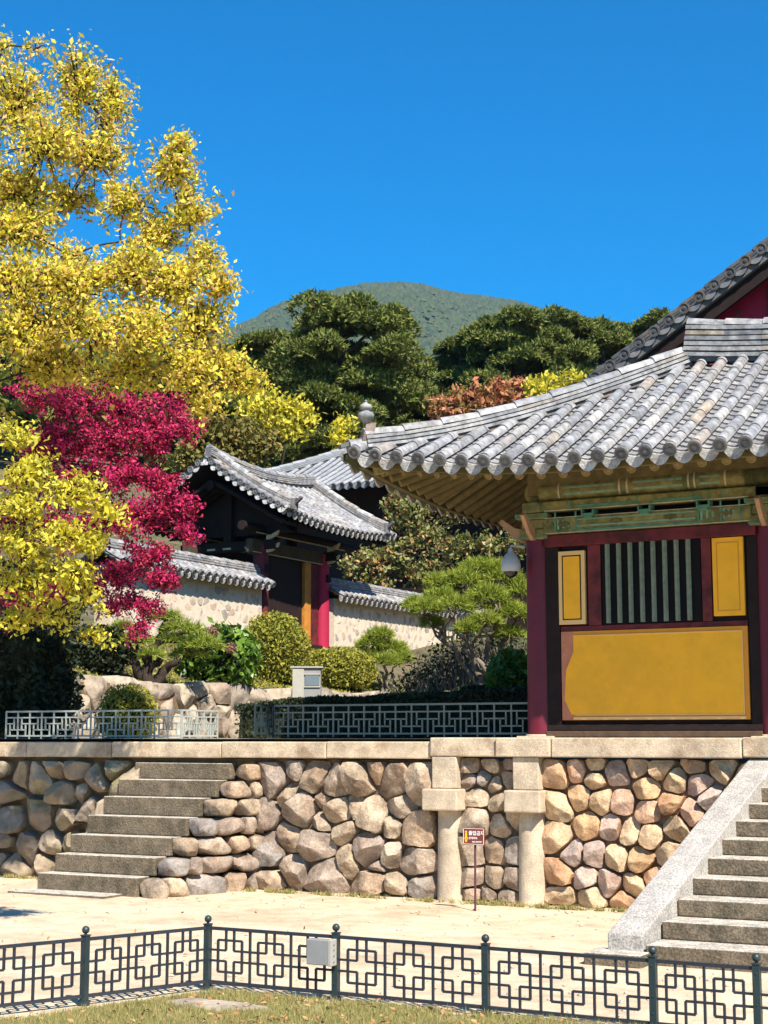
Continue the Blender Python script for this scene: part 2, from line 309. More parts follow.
def rand_seeds(region, size, relax=2, asp=1.25):
    xs = [p[0] for p in region]; ys = [p[1] for p in region]; out = []
    ny = max(1, round((max(ys)-min(ys))/size)); nx = max(1, round((max(xs)-min(xs))/(size*asp)))
    for j in range(ny):
        for i in range(nx):
            out.append((min(xs)+(i+0.5+(j % 2)*0.4+random.uniform(-.38, .38))*(max(xs)-min(xs))/nx, min(ys)+(j+0.5+random.uniform(-.36, .36))*(max(ys)-min(ys))/ny))
    for _ in range(relax):
        out = [area_c(c)[1:] for c in voronoi(out, region)]
    return out
def stones(mb, seeds, region, P, thick=0.12, gap=0.02, rough=0.03, rnd=2, nseg=24, face=4, seedoff=0, facets=5):
    """P(u, v, n) -> point; each cell becomes one rounded, chipped stone"""
    for ci, poly in enumerate(voronoi(seeds, region)):
        A, cx, cy = area_c(poly)
        if abs(A) < 0.004: continue
        size = math.sqrt(abs(A)); sc = max(0.4, 1-gap*1.9/size)
        poly = [(cx+(x-cx)*sc, cy+(y-cy)*sc) for x, y in poly]
        poly = [(x+random.uniform(-.05, .05)*size, y+random.uniform(-.05, .05)*size) for x, y in poly]
        for _ in range(rnd):
            q = []
            for i in range(len(poly)):
                a, b = poly[i], poly[(i+1) % len(poly)]; k = 0.17
                q += [(a[0]*(1-k)+b[0]*k, a[1]*(1-k)+b[1]*k), (a[0]*k+b[0]*(1-k), a[1]*k+b[1]*(1-k))]
            poly = q
        # resample the outline evenly
        L = [0]
        for i in range(len(poly)): a, b = poly[i], poly[(i+1) % len(poly)]; L.append(L[-1]+math.hypot(b[0]-a[0], b[1]-a[1]))
        ring = []; j = 0
        for k in range(nseg):
            t = L[-1]*k/nseg
            while L[j+1] < t: j += 1
            a, b = poly[j], poly[(j+1) % len(poly)]; u = (t-L[j])/max(1e-9, L[j+1]-L[j]); ring.append((a[0]+(b[0]-a[0])*u, a[1]+(b[1]-a[1])*u))
        off = V((random.uniform(-50, 50), random.uniform(-50, 50), random.uniform(-50, 50)))
        th = thick*random.uniform(0.7, 1.2)*min(1.4, (size/0.3)**0.5); tx, ty = random.uniform(-.25, .25), random.uniform(-.25, .25)
        lev = [(1.0, -0.6), (1.0, 0.15), (0.988, 0.5), (0.955, 0.78), (0.89, 0.93)]+[(0.89*(1-i/face), 0.945+0.055*i/face) for i in range(1, face)]
        planes = [(random.uniform(0, 2*PI), random.uniform(0.4, 1.5)*th, random.uniform(0.66, 1.0)) for _ in range(facets)]
        vs = []; fs = []
        def disp(x, y, n):
            w = V((x, y, 0))
            d = noise.noise(w*2.2/size+off)*1.0+noise.noise(w*6/size+off)*0.5+noise.noise(w*14/size+off)*0.22
            if n <= 0: return n
            lim = min(th*o_+((X0*math.cos(a_)+Y0*math.sin(a_))/size)*s_ for a_, s_, o_ in planes for X0, Y0 in ((x-cx, y-cy),))
            return min(n, lim)+d*rough
        for s_, h in lev:
            for (x, y) in ring:
                X, Y = cx+(x-cx)*s_, cy+(y-cy)*s_
                n = th*h+((X-cx)*tx+(Y-cy)*ty)*(h > 0.3)
                if 0.3 < s_ <= 1.0 and h > -0.5:
                    wob = noise.noise(V((x, y, h))*8/size+off)*0.03*size; X += wob; Y += wob*0.7
                vs.append(P(X, Y, disp(X, Y, n)))
        vs.append(P(cx, cy, disp(cx, cy, th)))
        for i in range(len(lev)-1):
            for k in range(nseg):
                k2 = (k+1) % nseg; fs.append((i*nseg+k, i*nseg+k2, (i+1)*nseg+k2, (i+1)*nseg+k))
        for k in range(nseg): fs.append(((len(lev)-1)*nseg+k, (len(lev)-1)*nseg+(k+1) % nseg, len(vs)-1))
        mb.add(vs, fs)
def R4(u0, u1, v0, v1): return [(u0, v0), (u1, v0), (u1, v1), (u0, v1)]

# ------------------------------------------------------------------ tiled roofs
def frame(P, s, t):
    e = 0.02; a = (P(s+e, t)-P(s-e, t)).normalized(); b = (P(s, t+e)-P(s, t-e)).normalized(); n = a.cross(b).normalized()
    if n.z < 0: n = -n
    return a, b, n
def tiled_slope(parent, P, L, tmax, pitch=0.23, r=0.062, seg=0.3, course=0.15, mc='tile', mp='tilepan', md='tiledisc', ml='tilelip', smin=0.0, pan=True, ns=7, names=('cover_tiles','pan_tiles','tile_ends','drip_tiles'), rlift=0.0):
    cov, panb, disc, lip = MB(), MB(), MB(), MB(); n_ = int((L-smin)/pitch)
    for i in range(n_+1):
        s = smin+pitch*(i+0.5); T = tmax(s)
        if s < L and T > 0.05:
            k = 0; t0 = -0.02; jl = random.uniform(-.004, .004)
            while t0 < T-0.03:
                t1 = min(T, t0+seg+0.02); rings = []
                for (t, rr, li) in ((t0, r*1.05, 0.006), (t1, r*0.975, -0.002)):
                    a, b, n = frame(P, s, t); c = P(s, t)+n*(li+jl)
                    rings.append([c+a*(math.cos(PI*q/(ns-1))*rr)+n*(math.sin(PI*q/(ns-1))*rr*1.05) for q in range(ns)])
                vs = rings[0]+rings[1]; fs = [(q, q+1, ns+q+1, ns+q) for q in range(ns-1)]; fs.append(tuple(range(ns-1, -1, -1)))
                cov.add(vs, fs); t0 += seg*random.uniform(0.97, 1.03)
            a, b, n = frame(P, s, 0); c = P(s, -0.025)+n*(-0.002); R = r*1.14; d = (-b-V((0,0,0.1))).normalized()
            disc.lathe(c, [(R, 0.0), (R, 0.032), (R*0.74, 0.034), (R*0.7, 0.022), (R*0.34, 0.022), (R*0.28, 0.032), (0.001, 0.034)], 14, d)
        sp = smin+pitch*i; T = tmax(sp)
        if T > 0.05:
            if pan:
                t0 = 0.0
                while t0 < T-0.02:
                    t1 = min(T, t0+course); rr = []
                    for t, li in ((t0, 0.02), (t1+0.01, 0.0), (t0, -0.004)):
                        a, b, n = frame(P, sp, t); c = P(sp, t)+n*li
                        rr += [c+a*(q*pitch*0.26)-n*(0.058*(1-(q/2)**2)) for q in (-2, -1, 0, 1, 2)]
                    panb.add(rr, [(q, q+1, 6+q, 5+q) for q in range(4)]+[(10+q, 11+q, q+1, q) for q in range(4)]); t0 += course
            a, b, n = frame(P, sp, 0); c = P(sp, -0.02); d = (-b*0.85-n*0.35).normalized(); w = pitch*0.5
            m_ = 9; top = []; bot = []
            for q in range(m_):
                u = -1+2*q/(m_-1); top.append(c+a*(u*w)-n*(0.05*(1-u*u))); bot.append(top[-1]-n*(0.072*math.sqrt(max(0, 1-u*u))+0.012)+d*(0.03*(1-u*u)))
            vs = top+bot+[p_-b*-0.02 for p_ in top]+[p_-b*-0.02 for p_ in bot]; fs = []
            for q in range(m_-1): fs += [(q, m_+q, m_+q+1, q+1), (2*m_+q, 2*m_+q+1, 3*m_+q+1, 3*m_+q), (m_+q, 3*m_+q, 3*m_+q+1, m_+q+1), (q, q+1, 2*m_+q+1, 2*m_+q)]
            lip.add(vs, fs)
    cov.build(names[0], mc, parent, smooth=60)
    if pan: panb.build(names[1], mp, parent, smooth=40)
    disc.build(names[2], md, parent, smooth=40); lip.build(names[3], ml, parent, smooth=40)
def deck(parent, P, L, tmax, m='dark', off=0.06, th=0.06, ns=20, nt=8, name='roof_deck', smin=0.0):
    mb = MB(); vs = []
    for side in (off, off+th):
        for i in range(ns+1):
            s = smin+(L-smin)*i/ns; T = max(0.01, tmax(s))
            for j in range(nt+1):
                t = T*j/nt; a, b, n = frame(P, s, t); vs.append(P(s, t)-n*side)
    w = nt+1; h = (ns+1)*w; fs = []
    for i in range(ns):
        for j in range(nt):
            q = (i*w+j, (i+1)*w+j, (i+1)*w+j+1, i*w+j+1); fs.append(q); fs.append(tuple(h+x for x in reversed(q)))
    for j in range(nt): fs += [(j, j+1, h+j+1, h+j), (ns*w+j+1, ns*w+j, h+ns*w+j, h+ns*w+j+1)]
    for i in range(ns): fs += [((i+1)*w, i*w, h+i*w, h+(i+1)*w), (i*w+nt, (i+1)*w+nt, h+(i+1)*w+nt, h+i*w+nt)]
    mb.add(vs, fs); return mb.build(name, m, parent, smooth=40)
def resample(pts, step):
    pts = [V(p) for p in pts]; L = [0]
    for a, b in zip(pts, pts[1:]): L.append(L[-1]+(b-a).length)
    n = max(1, round(L[-1]/step)); out = []; j = 0
    for k in range(n+1):
        t = L[-1]*k/n
        while j < len(pts)-2 and L[j+1] < t: j += 1
        u = (t-L[j])/max(1e-9, L[j+1]-L[j]); out.append(pts[j].lerp(pts[j+1], min(1, u)))
    return out
def ridge(parent, pts, layers=3, w=0.2, lh=0.05, mt='tile', ml='tilepan', r=0.075, name='ridge', step=0.42):
    q = resample(pts, step); mb = MB(); core = MB()
    for i in range(len(q)-1):
        a, b = q[i], q[i+1]; d = b-a; sd = V((d.y, -d.x, 0)).normalized(); u = sd.cross(d.normalized()).normalized()
        if u.z < 0: u = -u
        core_c = (a+b)/2+u*(layers*lh/2-0.02); core.obox(core_c, d/2, sd*(w/2-0.035), u*(layers*lh/2+0.02))
        for j in range(layers):
            ww = w/2-(0.0 if j % 2 else 0.008)+random.uniform(-.003, .003); jj = random.uniform(-.0015, .0015)
            mb.obox((a+b)/2+u*(lh*(j+0.5)+jj), d*0.5*random.uniform(0.988, 0.999), sd*ww, u*(lh*0.36))
        n = 8; rings = []
        for (p, rr, li) in ((a, r*1.08, 0.01), (b, r*0.95, 0)):
            c = p+u*(layers*lh+li); rings.append([c+sd*(math.cos(PI*k/(n-1))*rr)+u*(math.sin(PI*k/(n-1))*rr) for k in range(n)])
        vs = rings[0]+rings[1]; mb.add(vs, [(k, k+1, n+k+1, n+k) for k in range(n-1)]+[tuple(range(n-1, -1, -1)), tuple(range(n, 2*n))])
    core.build(name+'_bed', 'tiledark', parent); return mb.build(name, mt, parent, smooth=40)

# ------------------------------------------------------------------ terrain
def sm(a, b, x): t = min(1, max(0, (x-a)/(b-a))); return t*t*(3-2*t)
def terr(x, y):
    nz = noise.noise(V((x*0.35, y*0.35, 3)))*0.06+noise.noise(V((x*1.3, y*1.3, 5)))*0.02
    north = 1.55+(0.62*sm(16.2, 19.2, y)+0.25*sm(19.5, 24, y)+0.5*sm(24, 31, y))*sm(0.1, 1.3, x+0.535*y)+0.45*sm(27, 32, y)
    west = 1.55 if x > -14.8 else 2.42+0.95*sm(14.9, 17.2, -x)
    z = max(north, west)
    if z > 1.56: z += nz*min(1, (z-1.55)*3)
    d = math.hypot(x, y)
    return z+max(0, d-36)*0.17+max(0, -17.6-x)*0.1
def grid(name, xs, ys, fz, m, kind='structure'):
    mb = MB(); n = len(ys); mb.v = [(x, y, fz(x, y)) for x in xs for y in ys]
    mb.f = [(i*n+j, (i+1)*n+j, (i+1)*n+j+1, i*n+j+1) for i in range(len(xs)-1) for j in range(n-1)]; mb.m = [0]*len(mb.f)
    return tag(mb.build(name, m, smooth=True), kind=kind)
grid('ground', [-2300, -900, -300, 300, 900, 1450], [-1450, -600, -100, 200, 900, 2300], lambda x, y: -0.02, 'soil')
def sandz(x, y): return noise.noise(V((x*0.4, y*0.4, 0)))*0.012+noise.noise(V((x*1.7, y*1.7, 4)))*0.006+0.004
grid('courtyard_ground', np.arange(-26, 8.01, 0.25), np.arange(2.0, 14.3, 0.25), sandz, 'sand')
xs = sorted(set([round(v, 3) for v in list(np.arange(-80, -18, 3.0))+list(np.arange(-18, -3, 0.3))+list(np.arange(-3, 60, 3.0))+[-14.78, -14.83]]))
ys = sorted(set([round(v, 3) for v in [14.1]+list(np.arange(14.4, 32, 0.3))+list(np.arange(32, 200, 4.0))]))
grid('terrace_ground', xs, ys, terr, 'soil')
grid('terrace_paving', [-14.6, -12, -9, -6, -2, 4], [14.3, 15.2, 16.1], lambda x, y: 1.562, 'gravel')

# ------------------------------------------------------------------ lower retaining wall
W = 14.0
wall = empty('retaining_wall', (-8, W, 0), 'long boulder retaining wall with a pale granite coping holding up the terrace', 'retaining wall')
boxo('backing', (-22, W+0.05, -0.1), (-3.3, W+0.45, 1.35), 'earth', wall)
def PW(u, v, n): return V((u, W+0.03-n, v))
def px_seeds(lst, ox, oy, sc): return [(p.x, p.z) for p in (atY(ox+a/sc, oy+b/sc, W) for a, b in lst)]
mb = MB()
mid = [(110,290),(210,278),(310,290),(398,298),(457,305),(75,365),(170,360),(262,360),(345,370),(412,350),(448,400),(95,465),(208,440),(330,460),(442,490),(97,535),(225,520),(348,538),(455,552),(30,395),(22,300),(40,490),(8,450),(405,545),(252,300),(140,318),(238,325),(300,350),(215,402),(395,385),(150,425),(150,500),(270,400),(395,478),(300,475),(60,330),(350,500),(410,320),(160,260),(345,270)]
sd = [(a, b, 0.0 if i < 25 else -0.016) for i, (a, b) in enumerate(px_seeds(mid, 230, 660, 2.4))]
stones(mb, sd, R4(-9.12, -6.86, 0.0, 1.34), PW, thick=0.21, gap=0.010, rough=0.016, nseg=40, face=8, rnd=1, facets=7)
mb.build('boulder_face', 'boulder', wall, smooth=42)
mb = MB(); btw = [(282,215),(282,150),(350,210),(385,140),(490,125),(410,250),(485,210),(320,310),(435,330),(310,440),(450,455),(515,420),(285,620),(415,610),(515,610),(300,760),(410,760),(512,770),(310,860),(480,870),(360,850)]
stones(mb, px_seeds(btw, 420, 740, 5.485), R4(-6.68, -5.9, 0.0, 1.38), PW, thick=0.14, gap=0.011, rough=0.010, nseg=28, face=6, rnd=1, facets=6)
mb.build('boulder_face', 'boulder', wall, smooth=42)
wm = [(170,150),(222,145),(268,125),(268,170),(340,150),(392,130),(422,195),(460,140),(500,175),(570,185),(560,125),(630,130),(172,250),(230,222),(285,230),(348,235),(425,262),(490,238),(545,265),(250,305),(322,310),(505,305),(168,335),(370,320),(430,335),(210,385),(270,383),(330,395),(405,400),(485,385),(172,440),(250,455),(312,465),(385,480),(440,455),(175,510),(262,505),(360,520),(600,225),(440,520),(520,480),(560,400),(600,320),(640,250),(500,520),(600,480),(650,400),(680,300),(710,180)]
mb = MB(); stones(mb, px_seeds(wm, 500, 720, 2.865), R4(-5.76, -3.4, 0.0, 1.385), PW, thick=0.16, gap=0.011, rough=0.011, nseg=32, face=6, rnd=1, facets=6)
mb.build('boulder_face', 'warm', wall, smooth=42, label='warm orange boulder face right of the pillars')
mb = MB(); reg = R4(-16.5, -10.45, -0.05, 1.33)
lf = [(130,410),(235,385),(165,370),(30,440),(120,510),(205,530),(40,530),(85,615),(165,610),(300,420),(250,450),(60,390),(15,590),(20,650),(140,660),(210,450),(275,490),(340,385),(20,380),(230,600),(40,660),(-60,420),(-70,540),(-50,640),(-160,450),(-150,580),(-260,420),(-250,560),(-340,480),(-350,600),(-420,440),(320,500),(270,600),(190,680),(300,680),(380,440),(400,560)]
stones(mb, px_seeds(lf, 0, 640, 2.954), reg, PW, thick=0.3, gap=0.026, rough=0.025, nseg=36, face=7, facets=7)
mb.build('boulder_face', 'mossy', wall, smooth=42, label='rounder mossy boulders left of the steps')
cx = [-22,-20.4,-18.8,-17.4,-16,-14.6,-13.2,-12.1,-10.87,-9.4,-8.1,-6.89,-6.17,-5.6,-3.76]
for i in range(len(cx)-1):
    z1 = 1.51+0.03*(cx[i]+16)/10 if cx[i] < -6.9 else 1.575; z0 = z1-0.17 if cx[i] < -6.9 else 1.39; y0 = W-0.1 if cx[i] < -6.9 else W-0.17+0.03*(i % 2)
    g = 0.004
    boxo('coping_slab', (cx[i]+g, y0+random.uniform(-.008,.008), z0), (cx[i+1]-g, W+0.36, z1), 'cope', wall, bevel=0.012)
boxo('coping_slab', (-3.755, W-0.13, 1.4), (-3.5, W+0.36, 1.58), 'cope', wall, bevel=0.012)
for (a, b, c, d) in ((-6.87, -6.6, -6.945, -6.56), (-6.0, -5.73, -6.065, -5.69)):
    sh = MB(); m_ = (a+b)/2; sh.lathe((m_, W+0.02, -0.05), [(0.14, 0), (0.137, 0.1), (0.13, 0.5), (0.127, 0.912)], 20)
    p = sh.build('pillar', 'pillar', wall, smooth=40)
    boxo('capital', (c, W-0.21, 0.865), (d, W+0.12, 1.075), 'pillar', p, bevel=0.015)
    boxo('neck_block', (a, W-0.13, 1.078), (b, W+0.12, 1.388), 'pillar', p, bevel=0.01)

# ------------------------------------------------------------------ left steps
st = empty('stone_steps', (-10, 13.3, 0), 'narrow granite steps with rough stone cheek climbing the boulder wall', 'steps')
xl = [-10.85,-10.79,-10.76,-10.7,-10.65,-10.61,-10.54]; xr = [-9.55,-9.5,-9.44,-9.4,-9.36,-9.31,-9.25]
zk = [0.19, 0.375, 0.565, 0.755, 0.94, 1.12, 1.3]; zp = -0.03
for k in range(7):
    y0 = 12.7+0.2*k; cut = xr[k]-random.uniform(0.0, 0.03)
    jz = random.uniform(-0.006, 0.006)
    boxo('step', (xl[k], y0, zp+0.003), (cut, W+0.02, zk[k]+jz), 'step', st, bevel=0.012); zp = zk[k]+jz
boxo('base_slab', (-10.98, 12.4, -0.03), (-9.75, 12.71, 0.028), 'step', st, bevel=0.008)
ck = MB(); zp = -0.05
for k in range(7):
    y0 = 12.7+0.2*k; x0 = xr[k]+0.01; pa = V((x0, y0, 0)); pb = V((-9.08, W+0.1, 0)); L = (pb-pa).length; t = 0; j = 0
    while t < L-0.08:
        w = min(random.uniform(0.14, 0.5), L-t); w = L-t if L-t-w < 0.12 else w
        dr = (pb-pa).normalized(); sdv = V((dr.y, -dr.x, 0)); c = pa+dr*(t+w/2)+sdv*(random.uniform(0.02, 0.045))+V((0, 0, (zk[k]+zp)/2))
        ck.rock(c+V((0.05,0,0)), sdv*0.15, dr*(w/2-0.004), V((0, 0, (zk[k]-zp)/2-0.004)), n=9, rnd=0.02, amp=0.02, seed=k*9+j, fr=2.4); t += w; j += 1
    zp = zk[k]
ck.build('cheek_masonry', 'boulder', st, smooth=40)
mb = MB(); mb.box((-10.4, 13.2, -0.05), (-9.25, W+0.05, 0.3)); mb.build('rubble_core', 'earth', st)

# ------------------------------------------------------------------ right staircase
rs = empty('stone_staircase', (-2.4, 12, 0), 'broad granite staircase with sloping speckled side slab at right', 'staircase')
zp = -0.05
for k in range(12):
    y0 = 10.70+0.343*k; z = 0.14+0.1265*k
    if k == 11: z = 1.545; y0 = 14.03
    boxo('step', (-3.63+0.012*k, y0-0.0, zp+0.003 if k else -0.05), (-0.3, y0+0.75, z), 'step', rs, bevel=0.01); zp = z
mb = MB()
def slabp(x, y, dz): return V((x, y, 0.14+0.369*(y-10.70)+dz))
A0, A1 = 10.72, 14.02
for (y, xa, xb) in ((A0, -3.92, -3.655), (A1, -3.71, -3.45)):
    mb.v += [tuple(slabp(xa, y, 0.055)), tuple(slabp(xb, y, 0.055)), (xb, y, max(-0.05, slabp(0, y, -0.5).z)), (xa, y, max(-0.05, slabp(0, y, -0.5).z))]
mb.f = [(0,1,5,4),(1,2,6,5),(2,3,7,6),(3,0,4,7),(0,3,2,1),(4,5,6,7)]; mb.m = [0]*6
mb.build('sloping_side_slab', 'rail', rs, bevel=0.012)
boxo('foot_stone', (-4.02, 10.5, -0.03), (-3.6, 10.8, 0.09), 'step', rs, bevel=0.01)
boxo('side_slab', (-0.56, 10.7, -0.05), (-0.31, 14.0, 0.12), 'rail', rs)

# ------------------------------------------------------------------ fences
def beam(mb, a, b, w): mb.bar(a, b, w)
def front_panel(mb, a, b, nmod, z0=0.055, z1=0.385):
    a, b = V(a), V(b); L = (b-a).length; d = (b-a)/L; H = z1-z0
    def q(u, v): return a+d*u+V((0, 0, z0+H*v))
    w = L/nmod; T = 0.0138
    for v in (0, 1): mb.bar(q(0, v), q(L, v), 0.022, 0.019)
    for m_ in range(nmod):
        c = w*(m_+0.5); X = lambda u: c+u*w
        if m_: mb.bar(q(w*m_, 0), q(w*m_, 1), T)
        for u in (-.3, .3): mb.bar(q(X(u), .2), q(X(u), .79), T)
        for v in (.2, .79): mb.bar(q(X(-.3), v), q(X(.3), v), T*0.98)
        for u in (-.1, .1):
            mb.bar(q(X(u), .6), q(X(u), 1), T*0.96); mb.bar(q(X(u), 0), q(X(u), .4), T*0.96)
        for v in (.4, .6):
            mb.bar(q(X(-.5), v), q(X(-.1), v), T*0.94); mb.bar(q(X(.1), v), q(X(.5), v), T*0.94)
fence = empty('metal_fence', (-4, 8.35, 0), 'low black lattice fence with ball topped posts along the lawn edge', 'fence')
posts = [(-6.86, 5.7), (-6.46, 6.66), (-6.07, 7.56), (-5.74, 8.37), (-4.80, 8.37), (-3.79, 8.34), (-2.78, 8.31), (-2.21, 8.30), (-1.2, 8.28)]
for i, (x, y) in enumerate(posts):
    mb = MB(); mb.box((x-0.02, y-0.02, -0.03), (x+0.02, y+0.02, 0.405)); mb.box((x-0.024, y-0.024, 0.405), (x+0.024, y+0.024, 0.412))
    mb.box((x-0.026, y-0.026, 0.0), (x+0.026, y+0.026, 0.03))
    for z in (0.11, 0.2, 0.36): mb.lathe((x+0.0, y-0.02, z), [(0.006, 0), (0.004, 0.004)], 8, V((0,-1,0)))
    p = mb.build('post', 'ironf', fence, bevel=0.003)
    mb = MB(); mb.lathe((x, y, 0.412), [(0.008, 0), (0.008, 0.008)]+[(0.0235*math.sin(t), 0.028-0.0235*math.cos(t)) for t in [PI*k/10 for k in range(2, 10)]]+[(0.001, 0.0515)], 16)
    mb.build('ball_finial', 'ironf', p, smooth=60)
    if i < len(posts)-1:
        x2, y2 = posts[i+1]; L = math.hypot(x2-x, y2-y); n = 2 if L < 0.7 else 3
        dx, dy = (x2-x)/L*0.02, (y2-y)/L*0.02
        mb = MB(); front_panel(mb, (x+dx, y+dy, 0), (x2-dx, y2-dy, 0), n); mb.build('lattice_panel', 'ironr', fence)
def lattice(mb, a, b, z0, z1, cell=0.185, T=0.0155):
    a, b = V(a), V(b); L = (b-a).length; d = (b-a)/L; n = max(1, round(L/cell)); w = L/n; H = z1-z0
    q = lambda u, v: a+d*u+V((0, 0, z0+H*v))
    for v, t in ((0, T*1.2), (.75, T), (1, T*1.3)): mb.bar(q(0, v), q(L, v), t)
    for i in range(n+1): mb.bar(q(i*w, -0.12), q(i*w, 1), T*1.04)
    for i in range(n):
        f = (lambda u, i=i: (i+(u if i % 2 == 0 else 1-u))*w)
        for (u0, v0, u1, v1) in ((0, .5, .68, .5), (.68, .75, .68, .25), (.34, .25, 1, .25), (.34, .5, .34, 0)):
            mb.bar(q(f(u0), v0), q(f(u1), v1), T*0.95)
t = empty('terrace_railing', (-7.6, 14.6, 1.56), 'grey green lattice railing on the terrace edge beside the pavilion post', 'railing', None)
mb = MB(); lattice(mb, (-9.18, 14.6, 0), (-6.13, 14.6, 0), 1.615, 1.92); mb.build('long_panel', 'irong', t)
mb = MB(); lattice(mb, (-9.18, 14.22, 0), (-9.18, 14.585, 0), 1.615, 1.92, 0.12); mb.build('return_panel', 'ironf', t)
t = empty('terrace_railing', (-11, 14.3, 1.54), 'pale sunlit lattice railing above the left steps', 'railing', None)
mb = MB(); lattice(mb, (-12.75, 14.28, 0), (-10.2, 14.28, 0), 1.59, 1.875); mb.build('long_panel', 'ironw', t)
mb = MB(); lattice(mb, (-10.2, 14.3, 0), (-10.2, 15.0, 0), 1.59, 1.875, 0.14); mb.build('return_panel', 'ironw', t)

# electric box on the fence post
e = empty('electric_box', (-4.83, 8.33, 0.2), 'small pale electric box fixed to a front fence post', 'junction box')
boxo('case', (-4.95, 8.27, 0.225), (-4.80, 8.335, 0.375), 'boxgrey', e, bevel=0.005)
boxo('cover', (-4.80, 8.268, 0.222), (-4.775, 8.337, 0.378), 'whitepaint', e, bevel=0.004)
mb = MB()
for z in (0.25, 0.285, 0.32, 0.35): mb.lathe((-4.7755, 8.30, z), [(0.009, 0), (0.007, 0.005)], 10, V((1, 0, 0)))
mb.build('socket_cap', 'boxgrey', e)

# little brown notice
s = empty('notice_sign', (-6.1, 13.2, 0), 'small brown notice board with white writing on a thin post', 'sign')
mb = MB(); mb.tube([(-6.105, 13.215, -0.02), (-6.1, 13.215, 0.70)], 0.011, 8); mb.build('post', 'signpole', s)
pl_ = boxo('board', (-6.215, 13.19, 0.595), (-5.995, 13.203, 0.75), 'signbrown', s, bevel=0.004)
fr = MB()
for a, b in (((-6.208, 13.186, 0.601), (-6.002, 13.1895, 0.604)), ((-6.208, 13.186, 0.741), (-6.002, 13.1895, 0.744)), ((-6.208, 13.186, 0.601), (-6.205, 13.1895, 0.744)), ((-6.005, 13.186, 0.601), (-6.002, 13.1895, 0.744))): fr.box(a, b)
fr.build('border_line', 'signwhite', pl_)
def text(body, loc, size, m, parent, name, rot=(PI/2, 0, 0), ext=0.0006):
    c = bpy.data.curves.new(name, 'FONT'); c.body = body; c.size = size; c.extrude = ext; c.offset = size*0.012
    c.materials.append(MT[m]); t_ = bpy.data.objects.new(name, c); COL.objects.link(t_); bpy.context.view_layer.update()
    me = bpy.data.meshes.new_from_object(t_.evaluated_get(bpy.context.evaluated_depsgraph_get())); bpy.data.objects.remove(t_)
    o = bpy.data.objects.new(name, me); o.rotation_euler = rot; o.location = loc; link(o, parent); return o
text('출입금지', (-6.155, 13.188, 0.687), 0.043, 'signwhite', pl_, 'lettering')
text('관계자외', (-6.155, 13.188, 0.648), 0.024, 'signwhite', pl_, 'lettering')
text('NO ENTRY', (-6.12, 13.188, 0.617), 0.02, 'signwhite', pl_, 'lettering')
mb = MB(); mb.lathe((-6.18, 13.1888, 0.712), [(0.011, 0), (0.011, 0.003)], 12, V((0, -1, 0)))
mb.box((-6.19, 13.186, 0.655), (-6.17, 13.1888, 0.7)); mb.obox((-6.186, 13.1875, 0.64), (0.005, 0, 0.002), (0, 0.0012, 0), (-0.006, 0, 0.022)); mb.obox((-6.172, 13.1874, 0.64), (0.005, 0, 0.002), (0, 0.0012, 0), (0.006, 0, 0.022))
mb.build('figure_mark', 'signyellow', pl_)

# ------------------------------------------------------------------ pavilion
XC, YC, LR, TR = -7.38, 13.12, 9.9, 2.65
def prise(t): return 0.47*t+0.022*t*t
def upturn(s, L): return 0.25*(max(0, 1-s/2.5)**2+max(0, 1-(L-s)/2.5)**2)
def flare(s, L): return 0.10*(max(0, 1-s/2.5)**2+max(0, 1-(L-s)/2.5)**2)
def PF(s, t): k = max(0, 1-t/TR); return V((XC+s, YC+t-flare(s, LR)*k, 4.14+prise(t)+upturn(s, LR)*k))
LS = 2*TR
def PL(s, t): k = max(0, 1-t/TR); return V((XC+t-flare(s, LS)*k, YC+s, 4.14+prise(t)+upturn(s, LS)*k))
def PRt(s, t): k = max(0, 1-t/TR); return V((XC+LR-t+flare(s, LS)*k, YC+s, 4.14+prise(t)+upturn(s, LS)*k))
def PB(s, t): k = max(0, 1-t/TR); return V((XC+s, YC+LS-t+flare(s, LR)*k, 4.14+prise(t)+upturn(s, LR)*k))
tmF = lambda s: max(0, min(s, LR-s, TR)); tmS = lambda s: max(0, min(s, LS-s))
pav = empty('shrine_pavilion', (-3.6, 14.5, 1.56), 'pavilion with maroon posts, ochre panels and hipped grey tiled roof', 'pavilion')
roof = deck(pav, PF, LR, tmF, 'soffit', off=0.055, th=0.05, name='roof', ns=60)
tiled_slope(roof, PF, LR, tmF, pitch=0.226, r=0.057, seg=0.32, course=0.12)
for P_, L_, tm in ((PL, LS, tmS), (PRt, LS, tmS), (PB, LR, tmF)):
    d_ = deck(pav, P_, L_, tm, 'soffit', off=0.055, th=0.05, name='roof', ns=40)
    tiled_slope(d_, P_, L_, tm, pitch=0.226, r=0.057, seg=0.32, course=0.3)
mx0, mx1, my = XC+TR, XC+LR-TR, YC+TR
